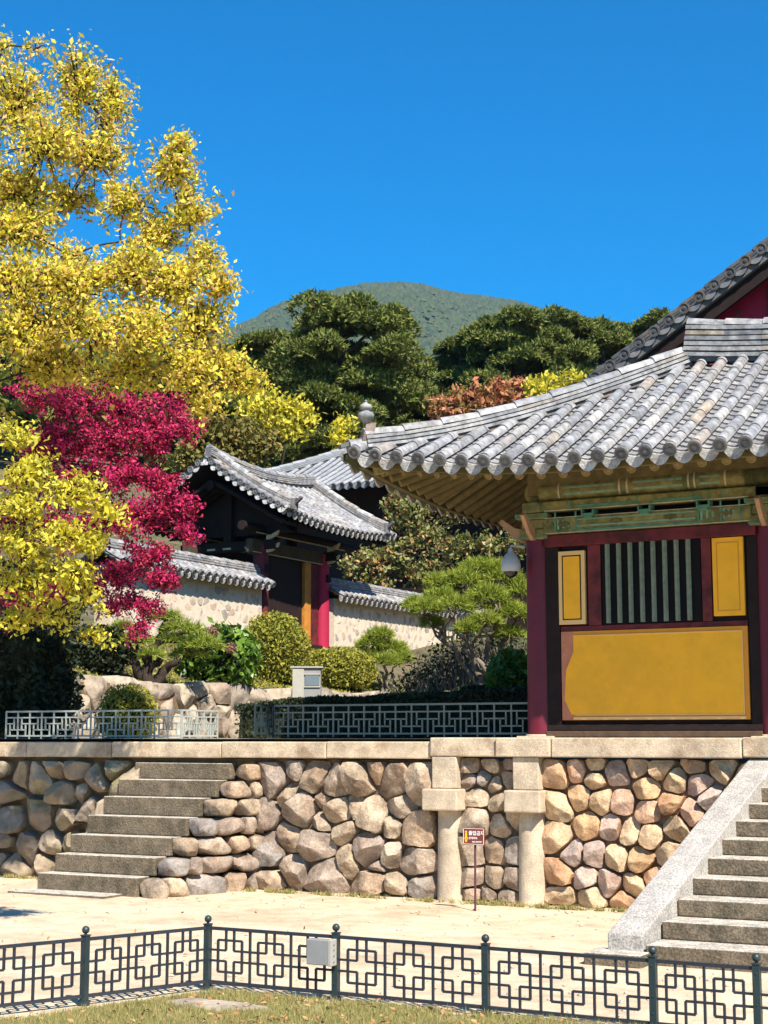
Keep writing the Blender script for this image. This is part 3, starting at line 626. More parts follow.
for (sx, sy, x0, y0) in ((1, 1, XC, YC), (-1, 1, XC+LR, YC), (1, -1, XC, YC+LS), (-1, -1, XC+LR, YC+LS)):
    pts = []
    for k in range(9):
        t = 0.14+(TR-0.12)*k/8; q = PF(t, t); dx, dy = q.x-XC, q.y-YC; pts.append(V((x0+sx*dx, y0+sy*dy, q.z-0.01+0.015*k/8)))
    ridge(roof, pts, layers=3, w=0.19, lh=0.042, r=0.07, name='hip_ridge')
    # drip-tile face and jug finial at the corner
    if sx == 1 and sy == 1:
        q = PF(0.12, 0.12); dg = V((-1, -1, 0)).normalized(); mb = MB()
        c = q+V((0, 0, 0.10))+dg*0.02; sd_ = V((1, -1, 0)).normalized()
        prof = [(-.10, -.10), (.10, -.10), (.12, 0), (.10, .13), (.045, .2), (0, .225), (-.045, .2), (-.10, .13), (-.12, 0)]
        tl = V((0, 0, 1))*0.94+dg*-0.3
        c0_ = c-V((0, 0, 0.0)); vs = [c0_+sd_*a*0.62+tl*b*0.75 for a, b in prof]+[c0_-dg*0.10+sd_*a*0.6+tl*b*0.8 for a, b in prof]; n = len(prof)
        mb.add(vs, [tuple(range(n)), tuple(range(2*n-1, n-1, -1))]+[(i, (i+1) % n, n+(i+1) % n, n+i) for i in range(n)])
        mb.bar(c+dg*0.0+V((0,0,-.02)), c+dg*0.22+V((0, 0, -0.10)), 0.10, 0.04); mb.build('ridge_end_tile', 'tiledark', roof, smooth=30)
        mb = MB(); mb.lathe(c-dg*0.05+V((0, 0, 0.185)), [(0.03, -0.03), (0.05, 0.0), (0.078, 0.025), (0.085, 0.05), (0.07, 0.075), (0.04, 0.09), (0.035, 0.1), (0.055, 0.112), (0.066, 0.135), (0.05, 0.158), (0.02, 0.172), (0.012, 0.185), (0.018, 0.195), (0.002, 0.21)], 20)
        mb.build('roof_finial', 'tile', roof, smooth=60)
        for s0 in (0.06,):     # long corner cover tiles
            mb = MB(); a = PF(0.02, 0.02)+V((0, 0, 0.02)); b = PF(0.34, 0.34)+V((0, 0, 0.03)); mb.tube([a, b], [0.078, 0.07], 14); mb.build('corner_tile', 'tile', roof, smooth=50)
pts = [V((mx0-0.02+(mx1-mx0+0.04)*k/16, my, 5.45+0.16*((abs(k-8)/8)**2.2))) for k in range(17)]
ridge(roof, pts, layers=6, w=0.21, lh=0.058, r=0.075, name='main_ridge')
mb = MB(); mb.lathe((mx0-0.02, my, 5.98), [(0.02,0),(0.05,0.01),(0.06,0.03),(0.02,0.05)], 10); 
# columns
cols = [-5.95, -3.6, -1.25, 1.1]
for yb in (14.5, 17.05):
    for x in cols:
        mb = MB(); mb.lathe((x, yb, 1.575), [(0.138, 0), (0.136, 0.6), (0.130, 1.95), (0.128, 2.05)], 28); c_ = mb.build('column', 'maroon', pav, smooth=60)
        mb = MB(); mb.box((x-0.19, yb-0.2, 1.558), (x+0.19, yb+0.19, 1.59)); mb.lathe((x, yb, 1.588), [(0.165, 0), (0.155, 0.018)], 24); mb.build('plinth', 'cope', c_, bevel=0.006)
YF = 14.42
def bx(mb, x0, x1, y0, y1, z0, z1): mb.box((x0, y0, z0), (x1, y1, z1))
for bi in range(3):
    xa, xb = cols[bi]+0.1, cols[bi+1]-0.1; o = cols[bi]+5.95
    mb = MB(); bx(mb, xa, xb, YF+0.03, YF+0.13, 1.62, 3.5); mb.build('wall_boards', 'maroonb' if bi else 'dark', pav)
    mb = MB(); bx(mb, xa, xb, YF-0.02, YF+0.14, 1.64, 1.70); mb.build('sill_beam', 'dark', pav, bevel=0.006)
    mb = MB(); bx(mb, xa, xb, YF-0.05, YF+0.14, 1.58, 1.638); mb.build('floor_beam', 'darkwood', pav, bevel=0.006)
    mb = MB(); bx(mb, xa, xb, YF-0.05, YF+0.14, 3.475, 3.592); mb.build('lintel', 'maroonb', pav, bevel=0.006)
    lat = MB()
    fr = MB(); bx(fr, xa, -5.70+o, YF-0.01, YF+0.03, 1.7, 3.475); fr.build('frame', 'dark', pav, bevel=0.004); fr = MB(); bx(fr, -3.80+o, xb, YF-0.01, YF+0.03, 1.7, 3.475); fr.build('frame', 'dark', pav, bevel=0.004); fr = MB()
    bx(fr, -5.69+o, -3.81+o, YF-0.012, YF+0.028, 2.625, 2.672); bx(fr, -5.395+o, -5.26+o, YF-0.015, YF+0.03, 2.675, 3.474); bx(fr, -4.24+o, -4.145+o, YF-0.015, YF+0.03, 2.675, 3.474)
    fr.build('frame', 'maroonb', pav, bevel=0.004)
    pn = boxo('lower_panel', (-5.69+o, YF-0.012, 1.745), (-3.815+o, YF+0.028, 2.62), 'yellowd', pav, bevel=0.003)
    mb = MB(); x0, x1, z0, z1 = -5.66+o, -3.865+o, 1.80, 2.575
    mb.v = [(x0+.10, YF-0.016, z1), (x1, YF-0.016, z1), (x1, YF-0.016, z0), (x0+.07, YF-0.016, z0), (x0+.0, YF-0.016, z0+.14), (x0+0.02, YF-0.016, z1-.34), (x0+.10, YF-0.016, z1-.16)]
    mb.f = [tuple(range(7))]; mb.m = [0]; mb.build('panel_field', 'yellow', pn)
    mb = MB(); mb.v = [(-5.688+o, YF-0.0145, 2.618), (-5.56+o, YF-0.0145, 2.618), (-5.56+o, YF-0.0145, 2.42), (-5.64+o, YF-0.0145, 2.24), (-5.66+o, YF-0.0145, 1.94), (-5.58+o, YF-0.0145, 1.80), (-5.57+o, YF-0.0145, 1.747), (-5.688+o, YF-0.0145, 1.747)]; mb.f = [tuple(range(8))]; mb.m = [0]
    mb.build('salmon_corner', 'salmon', pn)
    mb = MB(); bx(mb, -5.57+o, -3.85+o, YF-0.02, YF-0.01, 1.75, 1.775); bx(mb, -5.55+o, -3.87+o, YF-0.02, YF-0.015, 1.79, 1.80); bx(mb, -5.56+o, -3.87+o, YF-0.02, YF-0.015, 2.572, 2.58); bx(mb, -3.87+o, -3.862+o, YF-0.02, YF-0.015, 1.79, 2.58); mb.build('panel_border', 'yellowl', pn)
    for (x0, x1, z0, z1, nm) in ((-5.705, -5.425, 2.69, 3.425, 'side_panel'), (-4.13, -3.83, 2.72, 3.468, 'side_panel')):
        x0 += o; x1 += o
        sp = boxo(nm, (x0, YF-0.02, z0), (x1, YF+0.028, z1), 'yellowl' if x0 < -5+o else 'yellow', pav, bevel=0.004)
        mb = MB(); i_, j_ = 0.04, 0.012; a0, a1, b0, b1 = x0+i_, x1-i_, z0+i_*1.1, z1-i_*1.1
        for q in ((a0, a1, b0, b0+j_), (a0, a1, b1-j_, b1), (a0, a0+j_, b0+j_, b1-j_), (a1-j_, a1, b0+j_, b1-j_)): bx(mb, q[0], q[1], YF-0.023, YF-0.019, q[2], q[3])
        mb.build('outline', 'dark' if x0 < -5+o else 'yellowd', sp)
        mb = MB(); bx(mb, a0+j_, a1-j_, YF-0.0225, YF-0.019, b0+j_, b1-j_); mb.build('centre_field', 'yellow', sp)
    # window: a black slab painted as the unlit room, with upright bars
    wd = MB(); bx(wd, -5.25+o, -4.25+o, YF-0.005, YF+0.02, 2.676, 3.472); w_ = wd.build('window', 'shadeblack', pav)
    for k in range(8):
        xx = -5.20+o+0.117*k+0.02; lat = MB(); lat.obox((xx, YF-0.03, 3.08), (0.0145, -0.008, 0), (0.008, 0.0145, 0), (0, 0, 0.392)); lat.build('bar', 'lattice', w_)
    # beams
    x0, x1 = cols[bi]+0.12, cols[bi+1]-0.12
    b1 = MB(); bx(b1, x0, x1, YF-0.09, YF+0.12, 3.6, 3.765); lb = b1.build('lower_beam', 'olive', pav, bevel=0.02)
    mb = MB()
    bx(mb, x0+.3, x1-.5, YF-0.095, YF-0.088, 3.61, 3.63)
    for xx in (x0+.12, x0+.34, x1-.52, x1-.3, x1-.12): bx(mb, xx, xx+.018, YF-0.0955, YF-0.0885, 3.62, 3.815)
    mb.build('painted_bands', 'teal', lb)
    mb = MB(); bx(mb, x0+.36, x1-.54, YF-0.0945, YF-0.088, 3.655, 3.672); bx(mb, x0+.36, x1-.54, YF-0.0945, YF-0.088, 3.722, 3.735)
    for k in range(3):
        for xx in (x0+.15+k*.055, x1-.49+k*.055, x1-.27+k*.045): bx(mb, xx, xx+.02, YF-0.094, YF-0.088, 3.64+.012*k, 3.74-.012*k)
    mb.build('mint_bands', 'mint', lb)
    mb = MB(); bx(mb, x0+.02, x1-.02, YF-0.0965, YF-0.09, 3.757, 3.763); bx(mb, x0+.02, x1-.02, YF-0.0965, YF-0.09, 3.602, 3.608); mb.build('cream_lines', 'cream', lb)
    mb = MB(); bx(mb, x0, x1, YF+0.02, YF+0.1, 3.766, 3.83); mb.build('gap_shade', 'shadeblack', pav)  # black strip put in as the shade between the two beams
    b2 = MB(); bx(b2, x0-0.2, x1+0.2, YF-0.11, YF+0.11, 3.825, 3.93); ub = b2.build('upper_beam', 'olive', pav, bevel=0.012)
    pr = MB(); pr.tube([(x0-(0.05 if bi == 0 else 0.3), YF+0.02, 4.04), (x1+0.3, YF+0.02, 4.04)], 0.12, 16); pr.build('purlin', 'olive', ub, smooth=40)
    mb = MB(); bx(mb, x0+.02, x1-.02, YF-0.115, YF-0.108, 3.827, 3.836); mb.build('cream_line', 'cream', ub)
    mb = MB()
    for xx, ww in ((x0+0.35, .62), (x0+1.15, .5)): bx(mb, xx, xx+ww, YF-0.1145, YF-0.108, 3.845, 3.87)
    for xx in (x0+.28, x0+.98, x0+1.7, x0+1.85): bx(mb, xx, xx+.02, YF-0.115, YF-0.1075, 3.84, 3.92)
    mb.build('painted_bands', 'teal', ub)
    mb = MB()
    for k in range(4):
        for dx_ in (-.07, .0, .07):
            mb.lathe((x0+0.22+k*0.55+dx_*0.6, YF-0.092, 3.69), [(0.03-abs(dx_)*.1, 0), (0.026-abs(dx_)*.1, 0.006)], 12, V((0, -1, 0)))
    mb.build('painted_blossoms', 'rafter', lb)
    mb = MB(); pz = 4.04
    for xx, ww in ((x0+.22, .55), (x0+.95, .5), (x0+1.62, .2)):
        for a0_, h_ in ((-0.50, 0.10), (0.05, 0.10)):
            n = 5; vs = []
            for i in range(n+1):
                an = a0_+h_*2*i/n; vs += [(xx, YF+0.02-0.1215*math.cos(an), pz+0.1215*math.sin(an)), (xx+ww, YF+0.02-0.1215*math.cos(an), pz+0.1215*math.sin(an))]
            mb.add(vs, [(2*i, 2*i+1, 2*i+3, 2*i+2) for i in range(n)])
    mb.build('mint_bands', 'mint', ub)
    mb = MB()
    for xx in (x0+.16, x0+.80, x0+.88, x0+1.50, x0+1.56, x0+1.86):
        vs = []; n = 8
        for i in range(n+1):
            an = -0.75+1.5*i/n; vs += [(xx, YF+0.02-0.1222*math.cos(an), pz+0.1222*math.sin(an)), (xx+.018, YF+0.02-0.1222*math.cos(an), pz+0.1222*math.sin(an))]
        mb.add(vs, [(2*i, 2*i+1, 2*i+3, 2*i+2) for i in range(n)])
    mb.build('cream_rings', 'cream', ub)
    for k in range(3):
        xx = cols[bi]+0.61+0.585*k; mb = MB(); bx(mb, xx-.065, xx+.065, YF-0.15, YF+0.03, 3.755, 3.78); bx(mb, xx-.045, xx+.045, YF-0.145, YF+0.03, 3.73, 3.755)
        bx(mb, xx-.065, xx-.05, YF-0.152, YF, 3.78, 3.825); bx(mb, xx+.05, xx+.065, YF-0.152, YF, 3.78, 3.825); mb.build('bracket_cup', 'teal', pav, bevel=0.004)
# column-head brackets
for yb, sg in ((14.5, -1), (17.05, 1)):
    for x in cols:
        mb = MB(); bx(mb, x-0.15, x+0.15, yb-0.16, yb+0.16, 3.56, 3.66); bx(mb, x-0.13, x+0.13, yb-0.14, yb+0.14, 3.664, 3.76); bx(mb, x-0.17, x+0.17, yb-0.2, yb+0.2, 3.763, 3.82); b_ = mb.build('column_bracket', 'olive', pav, bevel=0.01)
        mb = MB(); bx(mb, x-0.175, x+0.175, yb-0.206, yb-0.2, 3.768, 3.78); bx(mb, x-0.155, x+0.155, yb-0.166, yb-0.16, 3.575, 3.59); bx(mb, x-0.176, x-0.15, yb-0.207, yb-0.2, 3.782, 3.815); bx(mb, x+0.15, x+0.176, yb-0.207, yb-0.2, 3.782, 3.815); mb.build('teal_edge', 'teal', b_)
        dirs = [V((0, sg, 0))]+([V((-1, 0, 0))] if x == cols[0] else [])
        for dv in dirs:
            p0 = V((x, yb, 3.55))+dv*0.13; mb = MB(); sdv = V((dv.y, -dv.x, 0))
            prof = [(0, 0.0), (0.05, 0.0), (0.16, 0.07), (0.30, 0.22), (0.27, 0.25), (0.13, 0.15), (0.0, 0.12)]
            vs = [p0+dv*a+V((0, 0, b))+sdv*k*0.022 for k in (-1, 1) for a, b in prof]; n = 7
            mb.add(vs, [tuple(range(n)), tuple(range(2*n-1, n-1, -1))]+[(i, (i+1) % n, n+(i+1) % n, n+i) for i in range(n)])
            mb.build('carved_wing', 'pinkwood', b_, bevel=0.004)
# side beams (left and right ends), back wall
for x in (cols[0], cols[-1]):
    mb = MB(); bx(mb, x-0.09, x+0.09, 14.63, 16.92, 3.6, 3.765); bx(mb, x-0.1, x+0.1, 14.3, 17.2, 3.825, 3.93); mb.build('side_beam', 'olive', pav, bevel=0.01)
    mb = MB(); bx(mb, x-0.05, x+0.05, 14.63, 16.92, 1.58, 3.6); mb.build('side_wall', 'maroonb', pav)
    mb = MB(); mb.tube([(x, 14.42, 4.04), (x, 17.2, 4.04)], 0.12, 14); mb.build('purlin', 'olive', pav, smooth=40)
mb = MB(); bx(mb, cols[0], cols[-1], 17.0, 17.1, 1.58, 4.0); mb.build('back_wall', 'maroonb', pav)
mb = MB(); bx(mb, cols[0]-.05, cols[-1]+.05, 14.34, 17.2, 4.0, 4.3); mb.build('ceiling_fill', 'rafter', pav)
# rafters
rf = MB()
def raf(p0, p1, own=False):
    d = (p1-p0).normalized(); q_ = MB() if own else rf; q_.tube([p0, p1], [0.052, 0.05], 10); mb_c = p1+d*0.001
    if own: o_ = q_.build('rafter', 'rafter', pav, smooth=60)
    else: return
    en = MB(); en.lathe(mb_c, [(0.047, 0.0), (0.046, 0.006), (0.036, 0.008), (0.033, 0.004), (0.02, 0.004), (0.016, 0.009), (0.001, 0.010)], 12, d); en.build('painted_end', 'raftend', o_, smooth=40)
def under(P, s, t, dz=0.17): q = P(s, t); return V((q.x, q.y, q.z-dz))
for P_, L_ in ((PF, LR), (PL, LS), (PRt, LS), (PB, LR)):
    s = 1.48
    while s < L_-1.45: raf(under(P_, s, 1.75, 0.16), under(P_, s, 0.26, 0.235), P_ in (PF, PL) and s < 5.2); s += 0.222
    for k in range(7):
        s = 0.30+0.18*k
        for ss, o_ in ((s, 1.75), (L_-s, L_-1.75)):
            raf(under(P_, o_, 1.72, 0.16), under(P_, ss, 0.26, 0.235), P_ in (PF, PL) and ss < 2)
tag(rf.build('far_rafters', 'rafter', pav, smooth=60), kind='stuff')
for sx, sy, x0, y0 in ((1, 1, XC, YC), (1, -1, XC, YC+LS)):
    q0 = PF(1.75, 1.75); q1 = PF(0.2, 0.2); f_ = lambda q, dz: V((x0+sx*(q.x-XC), y0+sy*(q.y-YC), q.z-dz))
    mb = MB(); mb.bar(f_(q0, 0.24), f_(q1, 0.2), 0.13, 0.16); mb.build('hip_rafter', 'olive', pav, bevel=0.01)
mb = MB()
for P_, L_ in ((PF, LR), (PL, LS), (PB, LR)):
    pts = [under(P_, 0.12+(L_-0.24)*k/40, 0.14, 0.155) for k in range(41)]
    for a, b in zip(pts, pts[1:]): mb.bar(a, b, 0.07, 0.06)
mb.build('eave_board', 'rafter', pav)
# camera dome
c = empty('security_camera', (-6.16, 14.3, 3.45), 'grey dome security camera hanging beside the left pavilion post', 'camera')
mb = MB(); mb.lathe((-6.17, 14.28, 3.235), [(0.085, 0), (0.098, 0.02), (0.1, 0.07), (0.09, 0.12), (0.06, 0.17), (0.03, 0.2), (0.02, 0.235)], 20); mb.build('housing', 'camgrey', c, smooth=50)
mb = MB(); mb.lathe((-6.17, 14.28, 3.235), [(0.07, 0.002), (0.066, -0.02), (0.05, -0.045), (0.025, -0.06), (0.002, -0.066)], 18); mb.build('dome', 'glassb', c, smooth=60)
mb = MB(); mb.tube([(-6.17, 14.28, 3.45), (-6.17, 14.30, 3.50), (-6.08, 14.42, 3.50)], 0.014, 8); mb.build('arm', 'camgrey', c)

# ------------------------------------------------------------------ great hall behind the pavilion
hall = empty('temple_hall', (-2, 24, 2.5), 'large hall behind the pavilion, steep dark gable roof over maroon boards', 'temple hall')
HS = 0.628; HX, HZ, HA = -9.6, 5.60, 1.2
def hz(x): return HZ+(x-HX)*HS*1.0+0.0
def PV(s, t): x = HX+s*math.cos(math.atan(HS)); return V((x, 21.0+t, hz(x)))
HL = (HA-HX)/math.cos(math.atan(HS))
hr = deck(hall, PV, HL, lambda s: 14.0, 'tiledark', off=0.05, th=0.12, name='roof')
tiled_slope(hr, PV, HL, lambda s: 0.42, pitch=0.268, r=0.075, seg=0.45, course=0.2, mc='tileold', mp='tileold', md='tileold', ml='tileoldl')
for dy, dz in ((0.4, 0.03), (0.72, 0.10)):
    ridge(hr, [PV(HL*k/20, dy)+V((0, 0, dz)) for k in range(21)], layers=3, w=0.2, lh=0.05, mt='tileold', r=0.075, name='verge_ridge')
def PV2(s, t): q = PV(s, t); return V((2*HA-q.x, q.y, q.z))
deck(hall, PV2, HL, lambda s: 14.0, 'tiledark', off=0.05, th=0.12, name='roof')
mb = MB(); mb.v = []
xs_ = [HX+0.4, HA, 2*HA-HX-0.4]; zz = [hz(HX+0.4)-0.25, hz(HA)-0.3, hz(HX+0.4)-0.25]
mb.v = [(x, y, z) for y in (21.5, 21.62) for x, z in zip(xs_, zz)]+[(xs_[0], 21.5, 5.4), (xs_[2], 21.5, 5.4), (xs_[0], 21.62, 5.4), (xs_[2], 21.62, 5.4)]
mb.f = [(6, 7, 2, 1, 0), (8, 3, 4, 5, 9)]; mb.m = [0, 0]; mb.build('gable_boards', 'gatered', hall)
mb = MB()
for a, b in ((0.3, HA), (0, 0)):
    pass
mb.bar(PV(0.2, 0.12)-V((0, 0, 0.28)), PV(HL-0.1, 0.12)-V((0, 0, 0.28)), 0.08, 0.24); mb.build('bargeboard', 'dark', hall)
mb = MB()
for i in range(26): mb.box((HX+1.2+i*0.45, 21.47, 5.5), (HX+1.25+i*0.45, 21.5, min(hz(HX+1.2+i*0.45)-0.35, 11)))
mb.build('board_battens', 'maroonb', hall)
boxo('wall', (-7.6, 22.2, 2.2), (2*HA+7.6, 33, 6.2), 'maroonb', hall)

# ------------------------------------------------------------------ hipped roof hall behind the gate
q = atD(203, 500, 45); CX, CY, CZ = q.x, q.y, q.z+0.1; L2, T2 = 16.0, 3.9
def up2(s): return 0.3*(max(0, 1-s/3.2)**2+max(0, 1-(L2-s)/3.2)**2)
def Q1(s, t): k = max(0, 1-t/T2); return V((CX+s, CY+t, CZ+0.42*t+0.02*t*t+up2(s)*k))
def Q2(s, t): k = max(0, 1-t/T2); return V((CX+t, CY+s, CZ+0.42*t+0.02*t*t+0.3*max(0, 1-s/3)**2*k))
h2 = empty('hall_behind_gate', (CX+4, CY+3, 4), 'grey tiled hipped roof of a hall rising behind the gate roof', 'hall')
r2 = deck(h2, Q1, L2, lambda s: max(0, min(s, L2-s, T2)), 'tiledark', name='roof', ns=50)
tiled_slope(r2, Q1, L2, lambda s: max(0, min(s, L2-s, T2)), pitch=0.27, r=0.06, seg=0.5, course=0.35, mc='tilemid', mp='tiledark', md='tiledark', ml='tilemid')
r3 = deck(h2, Q2, 2*T2, lambda s: max(0, min(s, 2*T2-s)), 'tiledark', name='roof', ns=40)
tiled_slope(r3, Q2, 2*T2, lambda s: max(0, min(s, 2*T2-s)), pitch=0.3, r=0.075, seg=0.4, course=0.35, mc='tilemid', mp='tiledark', md='tiledark', ml='tilemid')
ridge(r2, [Q1(0.2+(T2-0.2)*k/8, 0.2+(T2-0.2)*k/8)+V((0, 0, 0.02)) for k in range(9)], 3, 0.22, 0.05, 'tilemid', 'tiledark', 0.08, 'hip_ridge')
ridge(r2, [V((CX+T2+(L2-2*T2)*k/10, CY+T2, Q1(5, T2).z+0.05)) for k in range(11)], 5, 0.24, 0.06, 'tilemid', 'tiledark', 0.08, 'main_ridge')
boxo('wall', (CX+1.5, CY+1.5, 4.0), (CX+L2-1.5, CY+2*T2-1.5, CZ+0.3), 'dark', h2)

# ------------------------------------------------------------------ gate
GX, EX, RX = -17.3, -16.2, -18.1
GY0, GY1, GYM = 26.1, 30.9, 30.35
gate = empty('temple_gate', (GX, 28.2, 3.4), 'dark timber temple gate with curved grey tiled roof and crimson post', 'gate')
GT = EX-RX; GL = GY1-GY0
def gsag(s): return 0.16*((s/GL-0.5)*2)**2
def G1(s, t): return V((EX-t, GY0+s, 5.98+0.50*t+0.06*t*t+gsag(s)))
def G2(s, t): return V((2*RX-EX+t, GY0+s, 5.98+0.50*t+0.06*t*t+gsag(s)))
for P_ in (G1, G2):
    g_ = deck(gate, P_, GL, lambda s: GT, 'dark', off=0.05, th=0.07, name='roof', ns=24)
    tiled_slope(g_, P_, GL, lambda s: GT, pitch=0.215, r=0.054, seg=0.28, course=0.14)
    ve = lambda s, t, P_=P_: (lambda q: V((q.x, GY0-0.06+t, q.z+0.02)))(P_(0, GT*s/2.35))
    tiled_slope(g_, ve, 2.35, lambda s: 0.3, pitch=0.225, r=0.062, seg=0.3, course=0.15)
    for s0 in (0.3, GL-0.5):
        ridge(g_, [P_(s0, GT*k/10)+V((0, 0, 0.03+0.03*abs(k-5)/5)) for k in range(0, 11)], 3, 0.2, 0.045, name='descending_ridge')
        q_ = P_(s0, -0.02)+V((0, 0, 0.12)); sgn = 1 if P_ is G1 else -1
        mb = MB(); mb.obox(q_+V((sgn*0.03, 0, 0.02)), V((0.03, 0, 0)), V((0, 0.1, 0)), V((0, 0, 0.12))); mb.bar(q_, q_+V((sgn*0.2, 0, 0.16)), 0.08, 0.06); mb.build('ridge_end_tile', 'tiledark', g_, bevel=0.01)
rz = 5.98+0.50*GT+0.06*GT*GT
ridge(gate, [V((RX, GY0+0.02+(GL-0.5)*k/14, rz+0.02+gsag(GL*k/14)*1.2)) for k in range(15)], 4, 0.2, 0.042, name='main_ridge')
tz = 3.42
for (x, y) in ((GX, 26.95), (GX, 29.47), (-18.9, 26.95), (-18.9, 29.47)):
    mb = MB(); mb.lathe((x, y, tz-0.2), [(0.17, 0), (0.165, 1), (0.155, 2.35)], 22); c_ = mb.build('column', 'gatered' if y > 29 else 'maroonb', gate, smooth=60)
    mb = MB(); mb.rock((x, y, tz), (0.26, 0, 0), (0, 0.26, 0), (0, 0, 0.08), seed=x); mb.build('base_stone', 'pale', c_)
for x in (GX, -18.9):
    mb = MB(); bx(mb, x-0.09, x+0.09, 26.5, 29.7, 5.33, 5.62); lb = mb.build('lintel_beam', 'olivedk', gate, bevel=0.02)
    mb = MB(); bx(mb, x+0.1, x+0.108, 26.6, 30.3, 5.74, 5.765); bx(mb, x+0.09, x+0.096, 26.5, 29.7, 5.335, 5.35); mb.build('cream_line', 'cream', lb)
    mb = MB(); mb.tube([(x, 26.2, 5.86), (x, 30.8, 5.86)], 0.10, 14); mb.build('purlin', 'dark', gate, smooth=40)
mb = MB(); mb.tube([(RX, 26.2, 6.75), (RX, 30.8, 6.75)], 0.10, 14); mb.build('purlin', 'dark', gate, smooth=40)
for y in (26.95, 29.47):
    mb = MB(); bx(mb, -19.3, -16.9, y-0.08, y+0.08, 5.42, 5.62); bx(mb, -19.1, -17.1, y-0.07, y+0.07, 4.95, 5.12); bx(mb, -18.2, -18.0, y-0.08, y+0.08, 5.62, 6.7); mb.build('cross_beam', 'dark', gate, bevel=0.01)
    mb = MB()
    for dx_, dz_ in ((0.16, 5.62), (0.16, 5.36), (-1.76, 5.62)):
        for yy in (y-0.02,):
            prof = [(0, 0), (0.12, 0.02), (0.26, 0.1), (0.3, 0.19), (0.22, 0.15), (0.1, 0.1), (0, 0.09)]
            vs = [V((GX+dx_+a, yy+k*0.035, dz_+b)) for k in (-1, 1) for a, b in prof]; n = 7
            mb.add(vs, [tuple(range(n)), tuple(range(2*n-1, n-1, -1))]+[(i, (i+1) % n, n+(i+1) % n, n+i) for i in range(n)])
    for dx_ in (-0.35, -0.9, -1.3): mb.box((GX+dx_, y-0.086, 5.46), (GX+dx_+0.2, y-0.081, 5.50))
    mb.build('carved_wing', 'cream', gate)
boxo('door_leaf', (GX-0.06, 27.1, 3.4), (GX+0.0, 28.62, 5.33), 'dark', gate, bevel=0.01)
boxo('door_post', (GX-0.08, 28.63, 3.35), (GX+0.07, 28.88, 5.33), 'door', gate, bevel=0.01)
boxo('door_leaf', (GX-0.05, 28.885, 3.4), (GX+0.01, 29.33, 5.33), 'maroonb', gate, bevel=0.01)
boxo('threshold', (GX-0.1, 27.0, 3.3), (GX+0.1, 29.4, 3.55), 'dark', gate, bevel=0.01)
mb = MB()
for i in range(21):
    y = GY0+0.2+i*0.22
    for sg in (1, -1): mb.tube([(RX+sg*0.05, y, 6.82), (RX+sg*(GT-0.15), y, 5.88)], 0.05, 8)
mb.build('rafters', 'dark', gate, smooth=50)
mb = MB(); mb.v = [(-19.7, 26.98, 5.75), (-16.5, 26.98, 5.75), (RX, 26.98, 6.75), (-19.7, 27.02, 5.75), (-16.5, 27.02, 5.75), (RX, 27.02, 6.75)]; mb.f = [(0, 1, 2), (5, 4, 3)]; mb.m = [0, 0]; mb.build('gable_board', 'dark', gate)

# ------------------------------------------------------------------ garden walls
def garden_wall(y0, y1, label):
    w = empty('garden_wall', (GX, (y0+y1)/2, 3.4), label, 'wall')
    boxo('mortar_body', (GX-0.2, y0, 3.0), (GX+0.16, y1, 4.62), 'mortar', w)
    mb = MB(); reg = R4(y0+0.02, y1-0.02, 3.2, 4.5)
    stones(mb, rand_seeds(reg, 0.23, asp=1.15), reg, lambda u, v, n: V((GX+0.15+n, u, v)), thick=0.018, gap=0.016, rough=0.004, nseg=14, face=2, rnd=1, facets=1)
    mb.build('set_stones', 'chip', w, smooth=40)
    L = y1-y0+0.2
    c1 = lambda s, t: V((GX-0.02+0.42-t, y0-0.1+s, 4.68+0.5*t+0.05*t*t)); c2 = lambda s, t: V((GX-0.02-0.42+t, y0-0.1+s, 4.68+0.5*t+0.05*t*t))
    for c in (c1, c2):
        d_ = deck(w, c, L, lambda s: 0.4, 'dark', off=0.05, th=0.06, name='tile_cap', ns=8, nt=2)
        tiled_slope(d_, c, L, lambda s: 0.4, pitch=0.235, r=0.06, seg=0.24, course=0.13)
    ridge(w, [V((GX-0.02, y0-0.1+L*k/8, 4.88)) for k in range(9)], 3, 0.2, 0.05, name='cap_ridge')
garden_wall(21.8, 26.75, 'stone and plaster garden wall with tiled cap left of the gate')
garden_wall(29.75, 39.0, 'stone and plaster garden wall with tiled cap right of the gate')

# upper rock tier
tier = empty('rock_wall', (-14.7, 21, 1.56), 'low wall of pale stacked boulders behind the terrace railing', 'rock wall')
reg = R4(14.2, 28.0, 1.5, 2.46)
mb = MB(); stones(mb, rand_seeds(reg, 0.33, relax=0, asp=1.7), reg, lambda u, v, n: V((-14.74+n+0.25*(v-2)*-0.3, u, v+0.04*math.sin(u*2.1))), thick=0.2, gap=0.014, rough=0.02, nseg=26, face=6, rnd=1, facets=7)
mb.build('boulders', 'pale', tier, smooth=42)
mb = MB(); mb.box((-15.1, 14.15, 1.5), (-14.72, 28, 2.38)); mb.build('backing', 'earth', tier)

